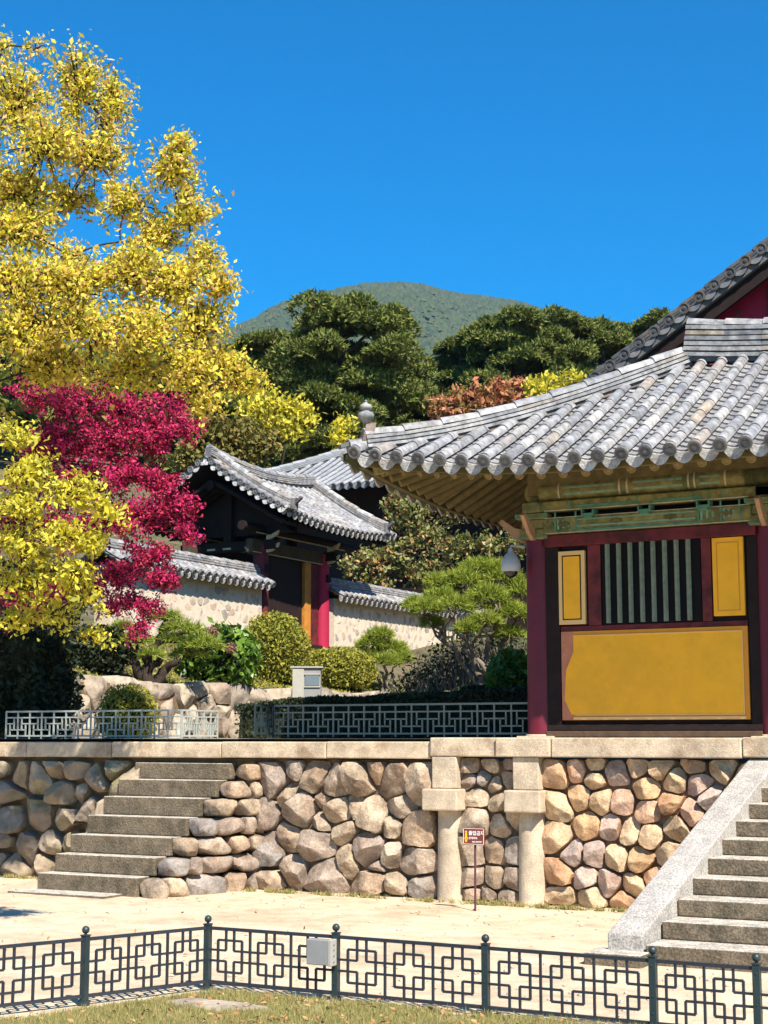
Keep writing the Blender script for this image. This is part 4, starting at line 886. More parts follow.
# small built things in the garden
cb = atZ(311, 741, 1.5)
cab = empty('information_cabinet', (-10.75, 18.0, 1.6), 'pale metal cabinet with small window standing behind the railing', 'cabinet')
a = RT*0.19; b_ = FH*0.14; c0 = V((-10.85, 18.1, 0))
mb = MB(); mb.obox(c0+V((0, 0, 2.05)), a, b_, V((0, 0, 0.45))); mb.build('body', 'boxgrey', cab, bevel=0.01)
mb = MB(); mb.obox(c0-RT*0.115-FH*0.145+V((0, 0, 2.02)), RT*0.078, FH*0.012, V((0, 0, 0.47))); mb.build('side_post', 'whitepaint', cab, bevel=0.005)
mb = MB(); mb.obox(c0+RT*0.075-FH*0.146+V((0, 0, 2.33)), RT*0.095, FH*0.008, V((0, 0, 0.07))); mb.build('window', 'glass', cab)
mb = MB(); mb.obox(c0+RT*0.075-FH*0.150+V((0, 0, 2.245)), RT*0.11, FH*0.01, V((0, 0, 0.008))); mb.obox(c0+RT*0.075-FH*0.150+V((0, 0, 2.415)), RT*0.11, FH*0.01, V((0, 0, 0.008))); mb.obox(c0+V((0, 0, 2.51)), RT*0.22, FH*0.17, V((0, 0, 0.01))); mb.build('trim', 'whitepaint', cab)
def rock_thing(name, p, hx, hy, hz_, m, label, cat, seed):
    mb = MB(); mb.rock(p, (hx, 0, 0), (0, hy, 0), (0, 0, hz_), n=9, rnd=0.55, amp=0.05, seed=seed); o = mb.build(name, m, smooth=45); return tag(o, label, cat)
q = atD(380, 690, 22); rock_thing('small_rock', V((q.x, q.y, terr(q.x, q.y)+0.16)), 0.13, 0.13, 0.22, 'darkrock', 'small dark upright rock right of the low clipped shrub', 'rock', 3)
q = atD(442, 692, 21.5); rock_thing('flat_rock', V((q.x, q.y, terr(q.x, q.y)+0.06)), 0.62, 0.3, 0.12, 'mossy', 'long flat mossy rock on the bank before the spreading pine', 'rock', 5)
q = atZ(217, 1006, 0.02); rock_thing('flat_stone', V((q.x, q.y, 0.012)), 0.36, 0.13, 0.03, 'pale', 'flat stone lying in the front grass', 'stone', 8)
q = atD(184, 562, 33); lz = 3.0
ln = empty('stone_lantern', (q.x, q.y, terr(q.x, q.y)), 'mossy grey stone lantern half hidden by crimson leaves', 'stone lantern')
tz_ = terr(q.x, q.y); hz0 = q.z-tz_
mb = MB(); mb.lathe((q.x, q.y, tz_-0.1), [(0.2, 0), (0.2, 0.2), (0.07, 0.26), (0.06, hz0-0.38), (0.11, hz0-0.3), (0.11, hz0-0.24)], 8); mb.build('shaft', 'stonel', ln)
mb = MB(); mb.lathe((q.x, q.y, q.z-0.33), [(0.08, 0.08), (0.08, 0.28)], 8); mb.build('fire_box', 'stonel', ln)
mb = MB(); mb.lathe((q.x, q.y, q.z-0.05), [(0.14, 0), (0.13, 0.03), (0.06, 0.09), (0.025, 0.11), (0.04, 0.15), (0.01, 0.2)], 8); mb.build('cap', 'stonel', ln)

# ------------------------------------------------------------------ vegetation
def gz(p): return terr(p.x, p.y)
RTn, FHn = np.array(RT), np.array(FH)
def curve_pts(a, b, sag=0.1, n=6, jit=0.06):
    a, b = V(a), V(b); L = (b-a).length; o = V((random.uniform(-1, 1), random.uniform(-1, 1), random.uniform(0.2, 1)))*L*sag; out = []
    for i in range(n+1):
        t = i/n; out.append(a.lerp(b, t)+o*(4*t*(1-t))+V((random.uniform(-1, 1), random.uniform(-1, 1), random.uniform(-1, 1)))*L*jit*0.3*(0 < i < n))
    return out
def spray(c, rx, ry, rd, n, per, jit, upb=0.25, inner=0.2):
    """twigs radiating from a clump centre; returns twig lines and leaf centres"""
    c = np.array(c); d = unit(RNG.normal(size=(n, 3))); d[:, 2] += upb; d = unit(d); r = 0.45+RNG.uniform(0, 1, size=(n, 1))**1.5*0.95
    ext = d[:, 0:1]*RTn*rx+d[:, 1:2]*FHn*rd+d[:, 2:3]*np.array([0, 0, ry]); tips = c+ext*r
    st_ = c+ext*r*RNG.uniform(0.05, 0.4, size=(n, 1))
    t = RNG.uniform(inner, 1.03, size=(n, per, 1))**0.75
    bend = np.array([0, 0, 1.0])*(0.08*(rx+ry)/2)*4*t*(1-t)
    L = st_[:, None]+(tips-st_)[:, None]*t+bend+RNG.normal(size=(n, per, 3))*jit
    return st_, tips, L.reshape(-1, 3)
def leafy_tree(name, base, label, cat, clusters, leafm, barkm, lsize, ntw, per, jit, trunk_r=0.14, group=None, twig_r=0.004, upb=0.3, fork=0.45, droop=0.3, limb_r=None, drdepth=0.8, twigs=True, needle=None, aspect=0.5):
    root = empty(name, base, label, cat, group); base = V(base)
    cl = [(atD(px, py, d), rx*d/FPX, ry*d/FPX, dens) for (px, py, rx, ry, d, dens) in clusters]
    cen = sum((c[0] for c in cl), V())/len(cl)
    fk = base+V(((cen.x-base.x)*0.35, (cen.y-base.y)*0.35, (cen.z-base.z)*fork)); tb = MB()
    pts = curve_pts(base-V((0, 0, 0.2)), fk, 0.05, 5); tb.tube(pts, [trunk_r*(1.25-0.6*i/5) for i in range(6)], 10)
    nodes = [(fk, trunk_r*0.62)]; LC = []; TW = []
    for c, rx, rz, dens in sorted(cl, key=lambda q: (q[0]-fk).length):
        near = min(nodes, key=lambda q: (q[0]-c).length+0.3*(q[0]-fk).length); L = (c-near[0]).length; r0 = min(near[1]*0.7, limb_r or 9)
        pts = curve_pts(near[0], c, 0.1, 5); rr = [max(twig_r*1.5, r0*(1-0.75*i/5)) for i in range(6)]; tb.tube(pts, rr, 7); nodes.append((c, rr[-1])); nodes.append((pts[3], rr[3]))
        n = max(3, int(ntw*dens*(rx*rz)**0.5*2)) if rx*rz > 0 else 3; rd = (rx+rz)/2*drdepth
        s_, t_, l_ = spray(c, rx, rz, rd, n, per, jit, upb); LC.append(l_)
        if twigs:
            for a, b in zip(s_, t_):
                a, b = V(a), V(b); tb.tube([c.lerp(a, 0.3), a.lerp(b, 0.4)+V((0, 0, 0.03)), b], [twig_r*1.6, twig_r*1.1, twig_r*0.5], 4, cap=False)
    tb.build('trunk', barkm, root, smooth=60); LC = np.concatenate(LC)
    if needle: needles('crown', LC, unit(RNG.normal(size=LC.shape)*0.5+np.array([0, 0, needle[1]])), needle[0], leafm, root, width=needle[2], k=needle[3])
    else: leaves('crown', LC, lsize, leafm, root, aspect=aspect, droop=droop)
    return root

# golden tree whose crown fills the upper left
big = [(-40,90,50,60,15.5,1),(15,110,38,48,15,1),(45,150,42,42,14.6,1),(78,95,30,46,15,1),(112,112,22,36,15.2,.9),(95,160,38,32,15,1),(22,200,42,38,15,1.1),(20,235,45,26,14.8,1.2),(70,258,30,12,14.8,.5),(70,205,34,22,15.5,.7),(128,205,32,20,14.8,.9),(172,172,20,26,14.6,.9),(183,155,13,20,14.6,.7),(190,215,24,26,14.7,.9),(160,240,30,26,14.8,1),(222,288,22,15,14.4,.8),(205,262,18,20,14.6,.9),
 (20,285,48,34,14.3,1.3),(75,290,46,32,14.2,1.3),(130,275,40,30,14.3,1.2),(175,290,34,34,14.5,1.1),(30,335,45,38,14.4,1.4),(90,335,48,36,14.2,1.4),(150,335,42,36,14.3,1.3),(200,330,32,34,14.6,1.1),(60,372,50,22,14.8,1.2),(130,375,38,18,14.6,1),(185,372,34,22,14.5,1.1),(225,372,30,20,14.8,1),(245,385,18,12,14.9,.7),(205,405,16,10,14.6,.7),(-30,200,50,60,15.5,1),(-40,300,50,60,15,1),(-45,400,50,50,15,1),(35,50,10,8,15,.3),(3,48,8,9,15,.5)]
leafy_tree('golden_tree', V((-15.6, 14.9, 1.5)), 'large golden leaved tree filling the upper left against the blue sky', 'tree', big, 'lyel', 'bark', 0.05, 84, 34, 0.06, trunk_r=0.22, fork=0.55, twig_r=0.006)
low = [(-30,450,30,40,12.2,1),(12,440,24,16,12.2,.9),(28,475,32,22,12,1.1),(70,495,32,20,12,1.1),(25,510,34,24,12,1.2),(110,512,28,10,11.9,.8),(60,540,34,20,12,1.2),(20,550,32,26,12.1,1.2),(95,545,24,14,12,.9),(78,575,28,16,12,1),(30,590,36,20,12.2,1),(85,600,22,14,12.2,.8),(50,615,30,14,12.4,.7),(10,625,26,14,12.4,.6),(85,640,24,10,12.6,.5),(-30,540,40,60,12.4,1)]
leafy_tree('lemon_leaved_tree', V((-13.4, 11.4, 0)), 'lemon yellow leafy boughs reaching in low at the left edge', 'tree', low, 'lyel2', 'bark', 0.046, 50, 30, 0.04, trunk_r=0.14, fork=0.7, limb_r=0.05)
red = [(40,400,36,18,18,.8),(80,412,40,28,18,1.2),(125,412,36,26,18,1.2),(165,405,26,14,17.8,.9),(180,432,24,18,17.6,1),(150,440,34,22,17.8,1.2),(100,450,44,28,18,1.3),(50,450,40,32,18.3,1.2),(130,480,38,26,17.8,1.3),(80,490,46,28,18.2,1.3),(165,490,24,20,17.6,1.1),(182,512,18,20,17.5,1),(150,520,32,22,17.6,1.2),(185,535,12,14,17.5,.9),(110,530,40,26,18,1.2),(60,535,46,32,18.3,1.2),(150,560,28,20,17.6,1.2),(120,575,34,20,17.8,1.2),(165,585,20,14,17.6,1),(80,590,40,18,18.2,1),(120,605,30,14,17.9,.9),(145,610,18,12,17.7,.8),(30,600,50,26,18.5,1),(15,520,40,50,18.5,1),(140,632,14,12,17.7,.6)]
leafy_tree('crimson_maple', V((-15.7, 17.7, 2.4)), 'crimson red maple spreading below the golden crown', 'tree', red, 'lred', 'bark', 0.042, 62, 46, 0.035, trunk_r=0.12, fork=0.4, twig_r=0.003, droop=0.1)

def shrub(name, base, rx, ry, rz, label, leafm, n, size, cat='shrub', group=None, core=0.9, lump=0.1, seed=0):
    root = empty(name, base, label, cat, group); base = V(base); mb = MB(); nu, nv = 28, 16; vs = []
    def rad(d): w = V(d)*1.6+V((seed, seed*2, 0)); return 1+lump*(noise.noise(w)+0.5*noise.noise(w*2.7))
    for j in range(nv+1):
        ph = PI*j/nv
        for i in range(nu):
            th = 2*PI*i/nu; d = (math.sin(ph)*math.cos(th), math.sin(ph)*math.sin(th), math.cos(ph)); r = rad(d)*core*0.95*(1+0.05*random.uniform(-1, 1))
            vs.append(base+V((d[0]*rx*r, d[1]*ry*r, rz*0.45+d[2]*rz*0.62*r)))
    fs = [(j*nu+i, j*nu+(i+1) % nu, (j+1)*nu+(i+1) % nu, (j+1)*nu+i) for j in range(nv) for i in range(nu)]
    mb.add(vs, fs); mb.build('inner_mass', 'core', root, smooth=True)
    D = unit(RNG.normal(size=(n, 3))); D = D[D[:, 2] > -0.75]
    R = np.array([rad(d) for d in D])[:, None]*(core*0.97+(1.12-core*0.97)*RNG.uniform(0, 1, size=(len(D), 1))**2.2)
    P_ = np.array(base)+D*R*np.array([rx, ry, rz*0.62])+np.array([0, 0, rz*0.45])
    leaves('foliage', P_, size, leafm, root, droop=0.0, upb=0.5); return root
def on(px, py, d, zoff=0.0): q = atD(px, py, d); return V((q.x, q.y, terr(q.x, q.y)+zoff))
def place(px, d): q = atD(px, 700, d); return V((q.x, q.y, terr(q.x, q.y)))
def topz(py, px, d): return atD(px, py, d).z
def shr(name, px, d, wpx, toppy, label, leafm, n, size, **k):
    b = place(px, d); rz = (topz(toppy, px, d)-b.z)/1.07; r = wpx*d/FPX/2; return shrub(name, b, r, r*0.9, rz, label, leafm, n, size, **k)
shr('clipped_shrub', 274, 29.2, 66, 614, 'tall rounded clipped shrub in front of the gate doors', 'lclip', 15000, 0.06, group='clipped shrubs of the garden', seed=4, lump=0.08)
shr('clipped_shrub', 337, 31, 76, 648, 'low domed clipped shrub under the crimson gate post', 'lclip', 13000, 0.06, group='clipped shrubs of the garden', seed=5, lump=0.07)
shr('clipped_shrub', 128, 19.6, 60, 686, 'small mossy looking clipped shrub behind the pale railing', 'lclip', 6000, 0.04, group='clipped shrubs of the garden', seed=9, lump=0.08)
h = shr('hydrangea', 219, 27, 84, 626, 'leafy green hydrangea with faded pink heads above the rock tier', 'lgreen', 1700, 0.17, seed=11, lump=0.2, core=0.85)
for px, py in ((212, 632), (231, 648)):
    q = np.array(atD(px, py, 26.1)); Dh = unit(RNG.normal(size=(260, 3)))
    leaves('flower_head', q+Dh*np.array([0.11, 0.11, 0.085])*RNG.uniform(.7, 1.1, (260, 1)), 0.045, 'lflower', h, upb=0.5)
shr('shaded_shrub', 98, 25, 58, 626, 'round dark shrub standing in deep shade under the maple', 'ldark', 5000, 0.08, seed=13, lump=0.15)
shr('shaded_shrub', 22, 21, 100, 590, 'tall dark leaf mass added for the shade at the left edge under the maple', 'ldark', 9000, 0.09, seed=15, lump=0.5)  # near-black mass placed to stand for the deep shade here
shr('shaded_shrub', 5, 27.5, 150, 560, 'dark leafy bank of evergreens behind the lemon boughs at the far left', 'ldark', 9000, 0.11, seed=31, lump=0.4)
shr('evergreen_shrub', 511, 20.6, 46, 652, 'dark leafy evergreen shrub right behind the maroon corner post', 'lgreen', 2500, 0.09, seed=17, lump=0.25)
# pale band of arched edging behind the shaded shrub is plain garden wall, seen through gaps

def needle_tree(name, base, label, pads, leafm, stems, cat='pine', tr=0.05, dens=1.0, nl=0.13, group=None, k=5, w=0.05, spread=0.8, barkm='barkg', twist=0.12):
    """pads: (px, py, rx, ry, d) flat foliage clouds; stems: number of main stems"""
    root = empty(name, base, label, cat, group); base = V(base); tb = MB(); C = []; N_ = []
    pads = [(atD(a, b, d), rx*d/FPX, ry*d/FPX) for a, b, rx, ry, d in pads]
    forks = []
    cen = sum((p[0] for p in pads), V())/len(pads)
    for i in range(stems):
        tgt = pads[i*len(pads)//stems][0]; f = base.lerp(tgt, random.uniform(0.45, 0.6))
        st0 = base+V((random.uniform(-.12, .12), random.uniform(-.12, .12), -0.1))
        pts = curve_pts(st0, f, twist, 6, 0.3); tb.tube(pts, [tr*(1.2-0.6*j/6) for j in range(7)], 8); forks.append((f, tr*0.55)); forks.append((pts[4], tr*0.7))
    for c, rx, rz in pads:
        near = min(forks, key=lambda q: (q[0]-c).length); pts = curve_pts(near[0], c-V((0, 0, rz*0.4)), twist, 5, 0.3)
        tb.tube(pts, [max(0.006, near[1]*(0.9-0.12*j)) for j in range(6)], 6)
        m = max(8, int(dens*rx*rz*900/max(0.2, (rx+rz)))) 
        D = unit(RNG.normal(size=(m, 3))); D[:, 2] = np.abs(D[:, 2])*1.1-0.25; R = RNG.uniform(0.35, 1.0, size=(m, 1))**0.5
        ext = (D[:, 0:1]*RTn*rx+D[:, 1:2]*FHn*rx*0.85+D[:, 2:3]*np.array([0, 0, rz]))*R
        P_ = np.array(c)+ext; C.append(P_); N_.append(unit(ext*np.array([1, 1, 0.4])+np.array([0, 0, 0.55*rz+0.03])))
        for q in range(min(m, 10)):
            e = V(P_[q]); tb.tube([pts[-1], pts[-1].lerp(e, 0.5)-V((0, 0, rz*0.15)), e], [0.012*max(1, tr/0.05)**0.5, 0.007*max(1, tr/0.05)**0.5, 0.003], 4, cap=False)
    tb.build('trunk', barkm, root, smooth=60); C = np.concatenate(C); N_ = np.concatenate(N_)
    needles('crown', C, N_, nl, leafm, root, width=w, spread=spread, k=k); return root
b0 = on(488, 690, 22)
needle_tree('spreading_pine', b0, 'spreading garden pine with many bare stems and flat bright crown',
 [(440,600,18,13,22),(462,582,20,14,22.2),(505,580,20,14,22.3),(425,610,15,12,21.8),(455,608,18,12,21.6),(488,598,22,14,21.8),(515,615,16,13,21.8),(447,590,18,12,22.6),(485,622,16,10,21.6),(468,630,12,8,21.5),(510,635,14,9,21.9),(432,624,12,8,22),(478,569,18,11,22.4),(498,570,14,10,22.4),(520,592,14,13,22.2),(438,583,12,9,22.4),(413,606,9,9,22),(475,605,16,10,22.4),(500,608,14,10,22.4)],
 'lpine2', 8, tr=0.05, dens=2.3, nl=0.11, k=8, w=0.05, twist=0.08)
needle_tree('dwarf_pine', on(388, 690, 32), 'small bushy pine with grey stems before the right garden wall', [(372,645,16,8,32),(392,650,16,9,32.2),(380,636,14,8,32),(400,660,12,7,32),(365,656,12,7,32),(385,662,16,7,31.8)], 'lpine2', 6, tr=0.045, dens=2.3, nl=0.15, k=8, w=0.05)
needle_tree('twisted_pine', on(146, 676, 25), 'crooked dark garden pine with bare branches and one green side', [(165,618,16,7,25),(182,630,22,9,25),(203,646,20,9,25),(190,655,18,7,25.2),(172,640,14,6,25),(135,640,14,6,24.8),(122,628,10,5,25),(150,655,12,4,24.8)], 'lpine2', 4, tr=0.09, dens=1.7, nl=0.13, k=8, w=0.05, barkm='bark', twist=0.2)
# bare stemmed hedge below the spreading pine
hb = MB(); hr_ = empty('bare_hedge', on(440, 690, 23.5), 'low hedge of thin grey stems with dark leaves behind the mossy rock', 'hedge'); HC = []
for i in range(420):
    px = random.uniform(400, 522); d = random.uniform(23.2, 24.6); p = on(px, 690, d); t_ = p+V((random.uniform(-.18, .18), random.uniform(-.18, .18), random.uniform(0.35, 0.75)))
    hb.tube(curve_pts(p, t_, 0.1, 3, 0.2), [0.014, 0.012, 0.009, 0.004], 5); HC += [np.array(t_)+RNG.normal(size=3)*0.12 for _ in range(9)]
hb.build('stems', 'barkg', hr_, smooth=60); leaves('foliage', np.array(HC), 0.06, 'ldark', hr_)

# camellia-like mixed bush behind the right garden wall
cam_ = [(365,565,16,14,40,1),(350,572,10,12,40,.7),(405,520,20,18,40,1),(395,560,24,18,40,1),(425,540,26,22,40,1),(430,575,26,14,40,1),(450,515,20,12,40,.6),(460,550,22,14,39,.6),(490,545,22,14,39,.5),(515,545,20,16,39,.6),(485,570,26,10,39,.5),(420,508,16,8,40,.7),(395,503,16,7,40,.8),(370,582,20,8,40,.6)]
leafy_tree('orange_tinged_tree', place(430, 40), 'small green tree with orange tinged leaves right of the gate', 'tree', cam_, 'lcamel', 'barkg', 0.115, 34, 26, 0.10, trunk_r=0.12, fork=0.3, twig_r=0.008, aspect=0.6)

# ------------------------------------------------------------------ trees on the hillside
def pine(px, d, toppy, wpx, label, seed, leafm='lpine', n=26, basez=None, dens=1.0, low=0.3, group='pines on the hillside behind the gate'):
    random.seed(seed); p = atD(px, 500, d); z0 = terr(p.x, p.y) if basez is None else basez; base = V((p.x, p.y, z0)); top = atD(px, toppy+10, d).z; H_ = top-z0; Rw = wpx*d/FPX/2
    root = empty('pine_tree', base, label, 'pine', group); tb = MB(); lean = V((random.uniform(-.4, .4), random.uniform(-.4, .4), 0)); pts = []
    for i in range(9):
        t = i/8; pts.append(base+V((0, 0, H_*0.97*t))+lean*t*H_*0.08+V((noise.noise(V((t*3, seed, 0)))*0.5, noise.noise(V((t*3, seed, 9)))*0.5, 0))*t)
    tb.tube(pts, [max(0.04, 0.28*(1-t/9.5)) for t in range(9)], 9); C = []; N_ = []
    for j in range(n):
        t = low+(1-low)*(j+0.5)/n; az = j*2.4+random.uniform(-.5, .5); prof = math.sin(PI*min(1, (1-t)/(1-low)*0.72+0.16))**0.7; Lb = Rw*prof*random.uniform(0.5, 0.92)
        i0 = min(7, int(t*8)); st_ = pts[i0].lerp(pts[i0+1], t*8-i0); c = st_+V((math.cos(az)*Lb, math.sin(az)*Lb, random.uniform(0.0, 0.1)*H_*0.6))
        if j >= n-2: c = pts[-1]+V((random.uniform(-.5, .5), random.uniform(-.5, .5), -0.35)); 
        cp = curve_pts(st_, c, 0.12, 4, 0.2); tb.tube(cp, [0.09, 0.075, 0.06, 0.045, 0.03], 5)
        for q in range(5):
            r = Rw*random.uniform(0.2, 0.36); e = c+V((random.uniform(-1, 1)*r*1.1, random.uniform(-1, 1)*r*1.1, random.uniform(-.35, .4)*r)); 
            if q == 0: e = c
            m = int(300*dens); D = unit(RNG.normal(size=(m, 3))); D[:, 2] = np.abs(D[:, 2])*1.15-0.3; ext = D*np.array([r, r, r*0.72])*RNG.uniform(0.5, 1, size=(m, 1))**0.4
            C.append(np.array(e)+ext); N_.append(unit(ext+np.array([0, 0, 0.5*r])))
    tb.build('trunk', 'barkp', root, smooth=60); C = np.concatenate(C); N_ = np.concatenate(N_)
    needles('crown', C, N_, 0.2*d/60, leafm, root, width=0.22, spread=1.1, k=3); return root
specs = [(352,56,293,150,'tallest broad pine standing at the centre of the hillside'),
 (262,60,330,100,'dark pine half hidden behind the golden tree'),(300,64,334,80,'pine filling the gap left of the tallest pine'),
 (405,66,346,80,'lower pine right of the tallest pine in front of the mountain'),
 (462,66,326,84,'pine at the left end of the right hand row'),(512,64,307,106,'tall pine in the middle of the right hand row'),
 (566,68,305,104,'pine just left of the great hall roof edge'),(612,74,309,94,'furthest right pine touching the great hall roof'),
 (225,66,345,90,'pine low behind the golden tree boughs'),(330,60,372,100,'lower pine in front of the tallest pine'),(420,60,392,90,'low bushy pine above the pavilion roof corner'),
 (660,80,308,100,'pine hidden partly behind the great hall roof'),(490,60,372,100,'short pine before the right hand row'),(550,60,366,90,'short pine behind the yellow sapling'),
 (270,61,395,90,'squat pine above the grey hall roof'),(180,64,350,90,'pine glimpsed between the golden boughs'),(375,59,410,80,'stubby pine behind the roof finial')]
for i, (px, d, ty, w_, lb) in enumerate(specs): pine(px, d, ty, w_, lb, 100+i*7, n=34 if w_ > 95 else 22, low=0.22)
random.seed(21)
leafy_tree('yellow_sapling', place(265, 54), 'bright yellow green tree above the grey hall roof', 'tree', [(262,405,18,10,53,1),(285,410,22,10,53,1),(302,418,16,9,53,1),(275,423,20,9,53,.9),(250,413,12,9,53,.8),(343,428,11,8,53,.7),(292,433,12,8,53,.7),(340,440,10,8,53,.6)], 'lyel2', 'bark', 0.17, 26, 26, 0.16, trunk_r=0.15, fork=0.4, twig_r=0.01)
leafy_tree('bronze_tree', place(232, 38), 'bronze green tree between the maple and the gate roof', 'tree', [(205,440,24,16,38,1),(235,438,26,14,38,1.1),(260,446,20,10,38,1),(225,455,30,12,38,1.1),(250,458,18,8,38,.9),(195,460,20,16,38,1),(215,425,16,8,38,.8)], 'lbrown', 'bark', 0.14, 34, 22, 0.12, trunk_r=0.15, fork=0.4, twig_r=0.01)
leafy_tree('coral_tree', place(490, 50), 'coral red autumn tree above the pavilion hip ridge', 'tree', [(455,405,14,12,50,1),(475,398,18,9,50,1),(500,396,20,10,50,1.1),(520,392,14,10,50,1),(485,410,26,10,50,1),(440,410,12,12,50,.8),(510,408,20,9,50,.9)], 'lcoral', 'bark', 0.2, 26, 20, 0.14, trunk_r=0.15, fork=0.4, twig_r=0.012)
leafy_tree('yellow_sapling', place(545, 48), 'small yellow sapling with bare twigs beside the coral tree', 'tree', [(535,388,10,10,48,1),(550,385,12,8,48,.8),(545,398,14,8,48,1),(575,380,16,8,48,.35),(565,392,14,8,48,.5)], 'lyel2', 'barkg', 0.18, 26, 16, 0.12, trunk_r=0.1, fork=0.4, twig_r=0.014)

# a wood that reads as one mass beyond the single pines
C = []; N_ = []
for i in range(420):
    d = random.uniform(85, 170); px = random.uniform(-60, 860); p = atD(px, 500, d); z0 = terr(p.x, p.y); H_ = random.uniform(5, 9); r = random.uniform(1.8, 3.0)
    m = 150; D = unit(RNG.normal(size=(m, 3))); D[:, 2] = np.abs(D[:, 2])*1.3-0.3; C.append(np.array([p.x, p.y, z0+H_*0.55])+D*np.array([r, r, H_*0.45])); N_.append(unit(D+np.array([0, 0, 0.5])))
tag(needles('far_wood', np.concatenate(C), np.concatenate(N_), 1.1, 'lpine', None, width=0.3, spread=0.7, k=2), 'dark wood of pines covering the slope under the mountain', 'wood', kind='stuff')

# ------------------------------------------------------------------ mountain
prof = [(-500,420),(0,395),(150,350),(225,330),(262,318),(300,300),(340,290),(372,286),(395,284),(425,287),(452,294),(490,299),(520,303),(548,311),(580,318),(620,323),(680,330),(760,345),(900,380),(1300,420)]
def pe(px):
    for (a, ya), (b, yb) in zip(prof, prof[1:]):
        if a <= px <= b: t = (px-a)/(b-a); return ya+(yb-ya)*t
    return 420
mb = MB(); nx, ny = 420, 70; D0, D1 = 260.0, 1500.0; mv = []
for i in range(nx+1):
    px = -480+1760*i/nx
    for j in range(ny+1):
        t = j/ny; d = D0+(D1-D0)*t; q = atD(px, 700, d); top = atD(px, pe(px)+3, D1).z
        z = 22+(top-22)*(sm(0, 1.0, t**0.85)*0.35+0.65*t**1.5); w_ = V((q.x*0.004, q.y*0.004, 0)); gul = abs(noise.noise(w_*1.7))*2-0.5
        z += gul*38*math.sin(PI*t)*(0.35+0.5*t); z += (noise.noise(w_*9)*9+noise.noise(w_*30)*3)*(0.15+0.85*(1-t**6)*t)
        mv.append((q.x, q.y, z))
mb.v = list(mv); mb.f = [(i*(ny+1)+j, (i+1)*(ny+1)+j, (i+1)*(ny+1)+j+1, i*(ny+1)+j+1) for i in range(nx) for j in range(ny)]
# back slope
b0_ = len(mb.v)
for i in range(nx+1): x, y, z = mv[i*(ny+1)+ny]; k = 1.25; mb.v.append((x*k, y*k, 0))
mb.f += [(i*(ny+1)+ny, (i+1)*(ny+1)+ny, b0_+i+1, b0_+i) for i in range(nx)]; mb.m = [0]*len(mb.f)
tag(mb.build('mountain', 'hill', smooth=True), kind='structure')
MV = np.array(mv).reshape(nx+1, ny+1, 3); K = 240000
ii = RNG.uniform(nx*0.2, nx*0.8, K); jj = (RNG.uniform(0.02, 1, K)**0.75)*(ny-0.01); i0 = ii.astype(int); j0 = jj.astype(int); fi = (ii-i0)[:, None]; fj = (jj-j0)[:, None]
Pm = (MV[i0, j0]*(1-fi)*(1-fj)+MV[i0+1, j0]*fi*(1-fj)+MV[i0, j0+1]*(1-fi)*fj+MV[i0+1, j0+1]*fi*fj)
# low faceted tree crowns
a_ = np.arange(5)*2*PI/5; hgt = RNG.uniform(4, 7.5, (K, 1)); rad_ = RNG.uniform(2.2, 4.0, (K, 1)); rot = RNG.uniform(0, 6.28, (K, 1))
ring = np.stack([np.cos(a_[None]+rot)*rad_, np.sin(a_[None]+rot)*rad_, np.repeat(hgt*0.45, 5, 1)], -1)+Pm[:, None]
tip = Pm[:, None]+np.stack([RNG.normal(size=K)*0.8, RNG.normal(size=K)*0.8, hgt[:, 0]], -1)[:, None]
tag(fast_mesh('mountain_forest', np.concatenate([ring, tip], 1), 6, [(0, 1, 5), (1, 2, 5), (2, 3, 5), (3, 4, 5), (4, 0, 5)], 'mtree'), 'dense green forest covering the distant mountain', 'forest', kind='stuff')

# ------------------------------------------------------------------ lawn, litter, ground cover
lp = [(-3.0, 2.0), (-2.0, 8.2), (-5.62, 8.24), (-5.86, 7.5), (-6.9, 5.2), (-8, 2)]
def inlawn(x, y):
    c = False
    for i in range(len(lp)):
        (x0, y0), (x1, y1) = lp[i], lp[i-1]
        if (y0 > y) != (y1 > y) and x < (x1-x0)*(y-y0)/(y1-y0)+x0: c = not c
    return c
mb = MB(); st_ = 0.08
for i in range(int(8/st_)):
    for j in range(int(6.3/st_)):
        x, y = -8+i*st_, 2.0+j*st_
        if inlawn(x+st_/2, y+st_/2): mb.add([(a, b, sandz(a, b)+0.012) for a, b in ((x, y), (x+st_, y), (x+st_, y+st_), (x, y+st_))], [(0, 1, 2, 3)])
tag(mb.build('lawn', 'lawn'), kind='structure')
G = []
while len(G) < 52000:
    x, y = random.uniform(-6.6, -2.2), random.uniform(6.0, 8.3)
    if inlawn(x, y) or (inlawn(x-0.03, y-0.08) and random.random() < 0.4):
        if noise.noise(V((x*2.2, y*2.2, 7)))+random.uniform(-.5, .6) > -0.1 and not (abs((x-V(atZ(217,1006,0.02)).x)/0.36)**2+abs((y-atZ(217,1006,0.02).y)/0.13)**2 < 1): G.append((x, y, sandz(x, y)+0.01))
G = np.array(G); tag(needles('grass', G, np.repeat([[0, 0, 1.0]], len(G), 0), 0.042, 'grassm', None, width=0.06, spread=0.45, k=3), 'short dry green lawn grass in front of the fence', 'grass', kind='stuff')
LL = []
while len(LL) < 900:
    x, y = random.uniform(-6.8, -2.2), random.uniform(6.0, 8.5)
    if inlawn(x, y) or random.random() < 0.02: LL.append((x, y, sandz(x, y)+0.04))
for i in range(160):
    LL.append((random.uniform(-13, -3.9), random.uniform(8.6, 13.8), 0.02))
PB_ = np.array([(random.uniform(-14, -2), random.uniform(8.6, 14.0), 0.008) for _ in range(900)])
sc_ = RNG.uniform(0.006, 0.02, (len(PB_), 1, 1)); oc = np.array([(1,0,0),(0,1,0),(-1,0,0),(0,-1,0),(0,0,.6),(0,0,-.6)])
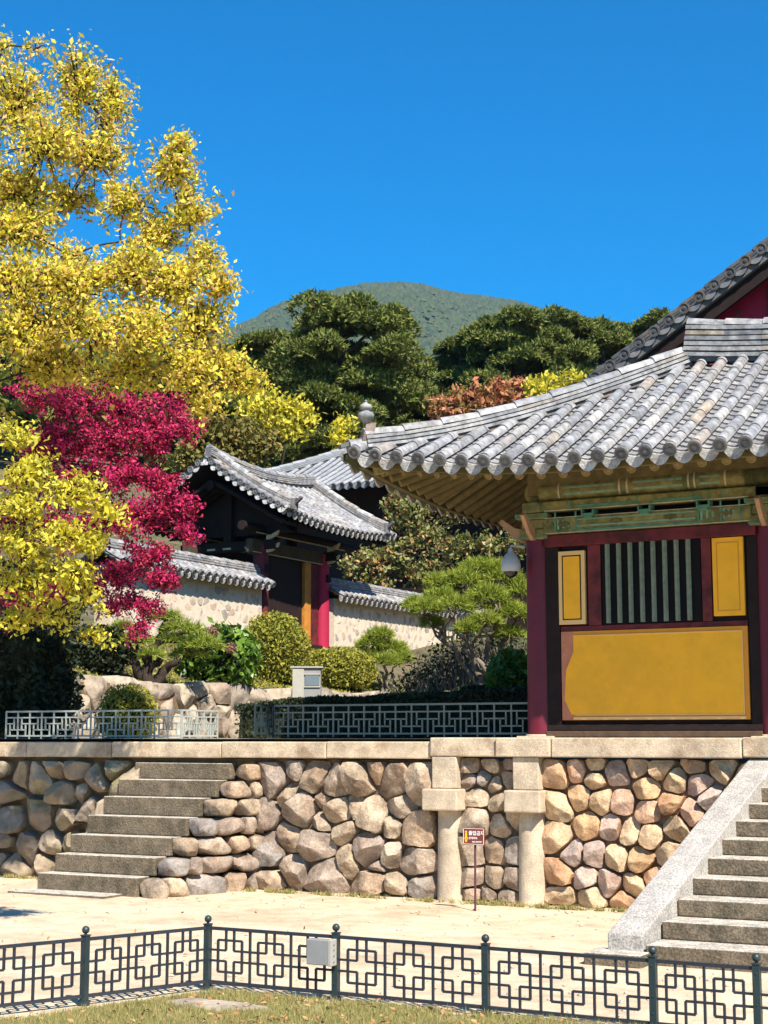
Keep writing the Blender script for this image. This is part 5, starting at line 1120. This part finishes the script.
tag(fast_mesh('pebbles', PB_[:, None]+oc[None]*sc_*RNG.uniform(.6, 1.4, (len(PB_), 6, 1)), 6, [(0,1,4),(1,2,4),(2,3,4),(3,0,4),(1,0,5),(2,1,5),(3,2,5),(0,3,5)], 'gravel'), 'small pebbles and grit on the sandy courtyard', 'pebbles', kind='stuff')
WG = []
for i in range(170):
    x = random.uniform(-13.5, -4.2)
    if -11.0 < x < -9.1: continue
    c_ = (x, 13.78+random.uniform(-.06, .03), 0.0); WG += [(c_[0]+random.gauss(0, .03), c_[1]+random.gauss(0, .02), 0.0) for _ in range(random.randint(2, 22))]
tag(needles('wall_foot_weeds', WG, np.repeat([[0, 0, 1.0]], len(WG), 0), 0.05, 'grassm', None, width=0.08, spread=0.6, k=3), 'small weeds growing along the foot of the boulder wall', 'weeds', kind='stuff')
tag(leaves('fallen_leaves', LL, 0.035, 'litter', None, upb=2.5, droop=0), 'brown fallen leaves scattered over lawn and sand', 'fallen leaves', kind='stuff')
GC = []
for i in range(30000):
    x, y = random.uniform(-14.4, -6.2), random.uniform(16.4, 19.6); z = terr(x, y)
    if z > 1.6+random.uniform(0, .1) and x+0.535*y > 0.2: GC.append((x, y, z+random.uniform(0.0, 0.10)))
tag(leaves('shade_ground_cover', GC, 0.07, 'ldark', None, upb=0.6), 'low near black leaves added as the shadow on the garden bank', 'ground cover', kind='stuff')  # dark leaves spread to imitate the pavilion's shadow on the slope
HC = []; NH = 26000
for i in range(NH):     # clipped low hedge right behind the railing
    t = random.random(); x = -10.0+3.8*t; y = 15.3+random.uniform(-.28, .28)+0.4*t; zt = 1.93+0.17*t+0.05*noise.noise(V((x*2, y*2, 1)))
    HC.append((x, y, random.uniform(1.56, zt) if random.random() < .6 else zt+random.uniform(-.03, .03)))
hd = empty('low_hedge', (-8.2, 15.4, 1.56), 'low dark hedge in shadow right behind the grey green railing', 'hedge')
mb = MB(); mb.v = []
for k in range(13):
    t = k/12; x = -9.95+3.7*t; y = 15.3+0.4*t; zt = 1.89+0.17*t; mb.v += [(x, y-.24, 1.5), (x, y-.2, zt), (x, y+.2, zt), (x, y+.24, 1.5)]
mb.f = [(4*k+i, 4*k+i+1, 4*k+i+5, 4*k+i+4) for k in range(12) for i in range(3)]; mb.m = [0]*len(mb.f); mb.build('inner_mass', 'core', hd)
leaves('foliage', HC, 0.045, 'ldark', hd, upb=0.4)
GC = []
for i in range(16000):
    x, y = random.uniform(-17.2, -14.9), random.uniform(14.5, 30); GC.append((x, y, terr(x, y)+random.uniform(0, .05)))
tag(leaves('garden_grass', GC, 0.06, 'lclip', None, upb=0.6), 'sparse grass on the bed above the rock tier', 'grass', kind='stuff')

# ------------------------------------------------------------------ camera, light, sky
cd = bpy.data.cameras.new('camera'); co = bpy.data.objects.new('camera', cd); COL.objects.link(co); S.camera = co
cd.sensor_fit = 'VERTICAL'; cd.sensor_height = 24.0; cd.lens = 24.0*FPX/1024; cd.clip_end = 20000; cd.clip_start = 0.05
co.location = CAM; co.rotation_euler = (PI/2+PITCH, 0, YAW)
SUN_AZ = math.radians(180-52)      # clockwise from +Y
SUN_EL = math.radians(48)
to_sun = V((math.sin(SUN_AZ)*math.cos(SUN_EL), math.cos(SUN_AZ)*math.cos(SUN_EL), math.sin(SUN_EL)))
sl = bpy.data.lights.new('sun', 'SUN'); sl.energy = 5.0; sl.angle = math.radians(0.5); sl.color = (1.0, 0.93, 0.82)
so = bpy.data.objects.new('sun', sl); COL.objects.link(so); so.rotation_euler = to_sun.to_track_quat('Z', 'Y').to_euler(); so.location = (10, -5, 20)
wd_ = bpy.data.worlds.new('World'); S.world = wd_; wd_.use_nodes = True; nt = wd_.node_tree; bg = nt.nodes['Background']
sk = nt.nodes.new('ShaderNodeTexSky'); sk.sky_type = 'NISHITA'; sk.sun_disc = False; sk.sun_elevation = SUN_EL; sk.sun_rotation = SUN_AZ
sk.air_density = 1.0; sk.dust_density = 0.3; sk.ozone_density = 3.0; sk.altitude = 300
hs = nt.nodes.new('ShaderNodeHueSaturation'); hs.inputs['Saturation'].default_value = 3.2; hs.inputs['Value'].default_value = 1.2
nt.links.new(sk.outputs[0], hs.inputs['Color']); nt.links.new(hs.outputs[0], bg.inputs[0]); bg.inputs[1].default_value = 0.075
S.view_settings.view_transform = 'Standard'; S.view_settings.look = 'None'; S.view_settings.exposure = 1.08; S.view_settings.gamma = 1.0

# ------------------------------------------------------------------ air
HAZE = 0.0001
if HAZE:
    hz_ = boxo('haze', (-2350, -1500, -1.5), (1500, 2350, 455), 'sand'); tag(hz_, 'thin pale blue air between the camera and the mountain', 'haze', kind='stuff')
    hm = bpy.data.materials.new('haze_air'); hm.use_nodes = True; nt = hm.node_tree; nt.nodes.clear(); o_ = nt.nodes.new('ShaderNodeOutputMaterial'); pv = nt.nodes.new('ShaderNodeVolumePrincipled')
    pv.inputs['Color'].default_value = (0.32, 0.62, 1.0, 1); pv.inputs['Density'].default_value = HAZE; pv.inputs['Anisotropy'].default_value = 0.2
    nt.links.new(pv.outputs[0], o_.inputs['Volume']); hz_.data.materials.clear(); hz_.data.materials.append(hm)
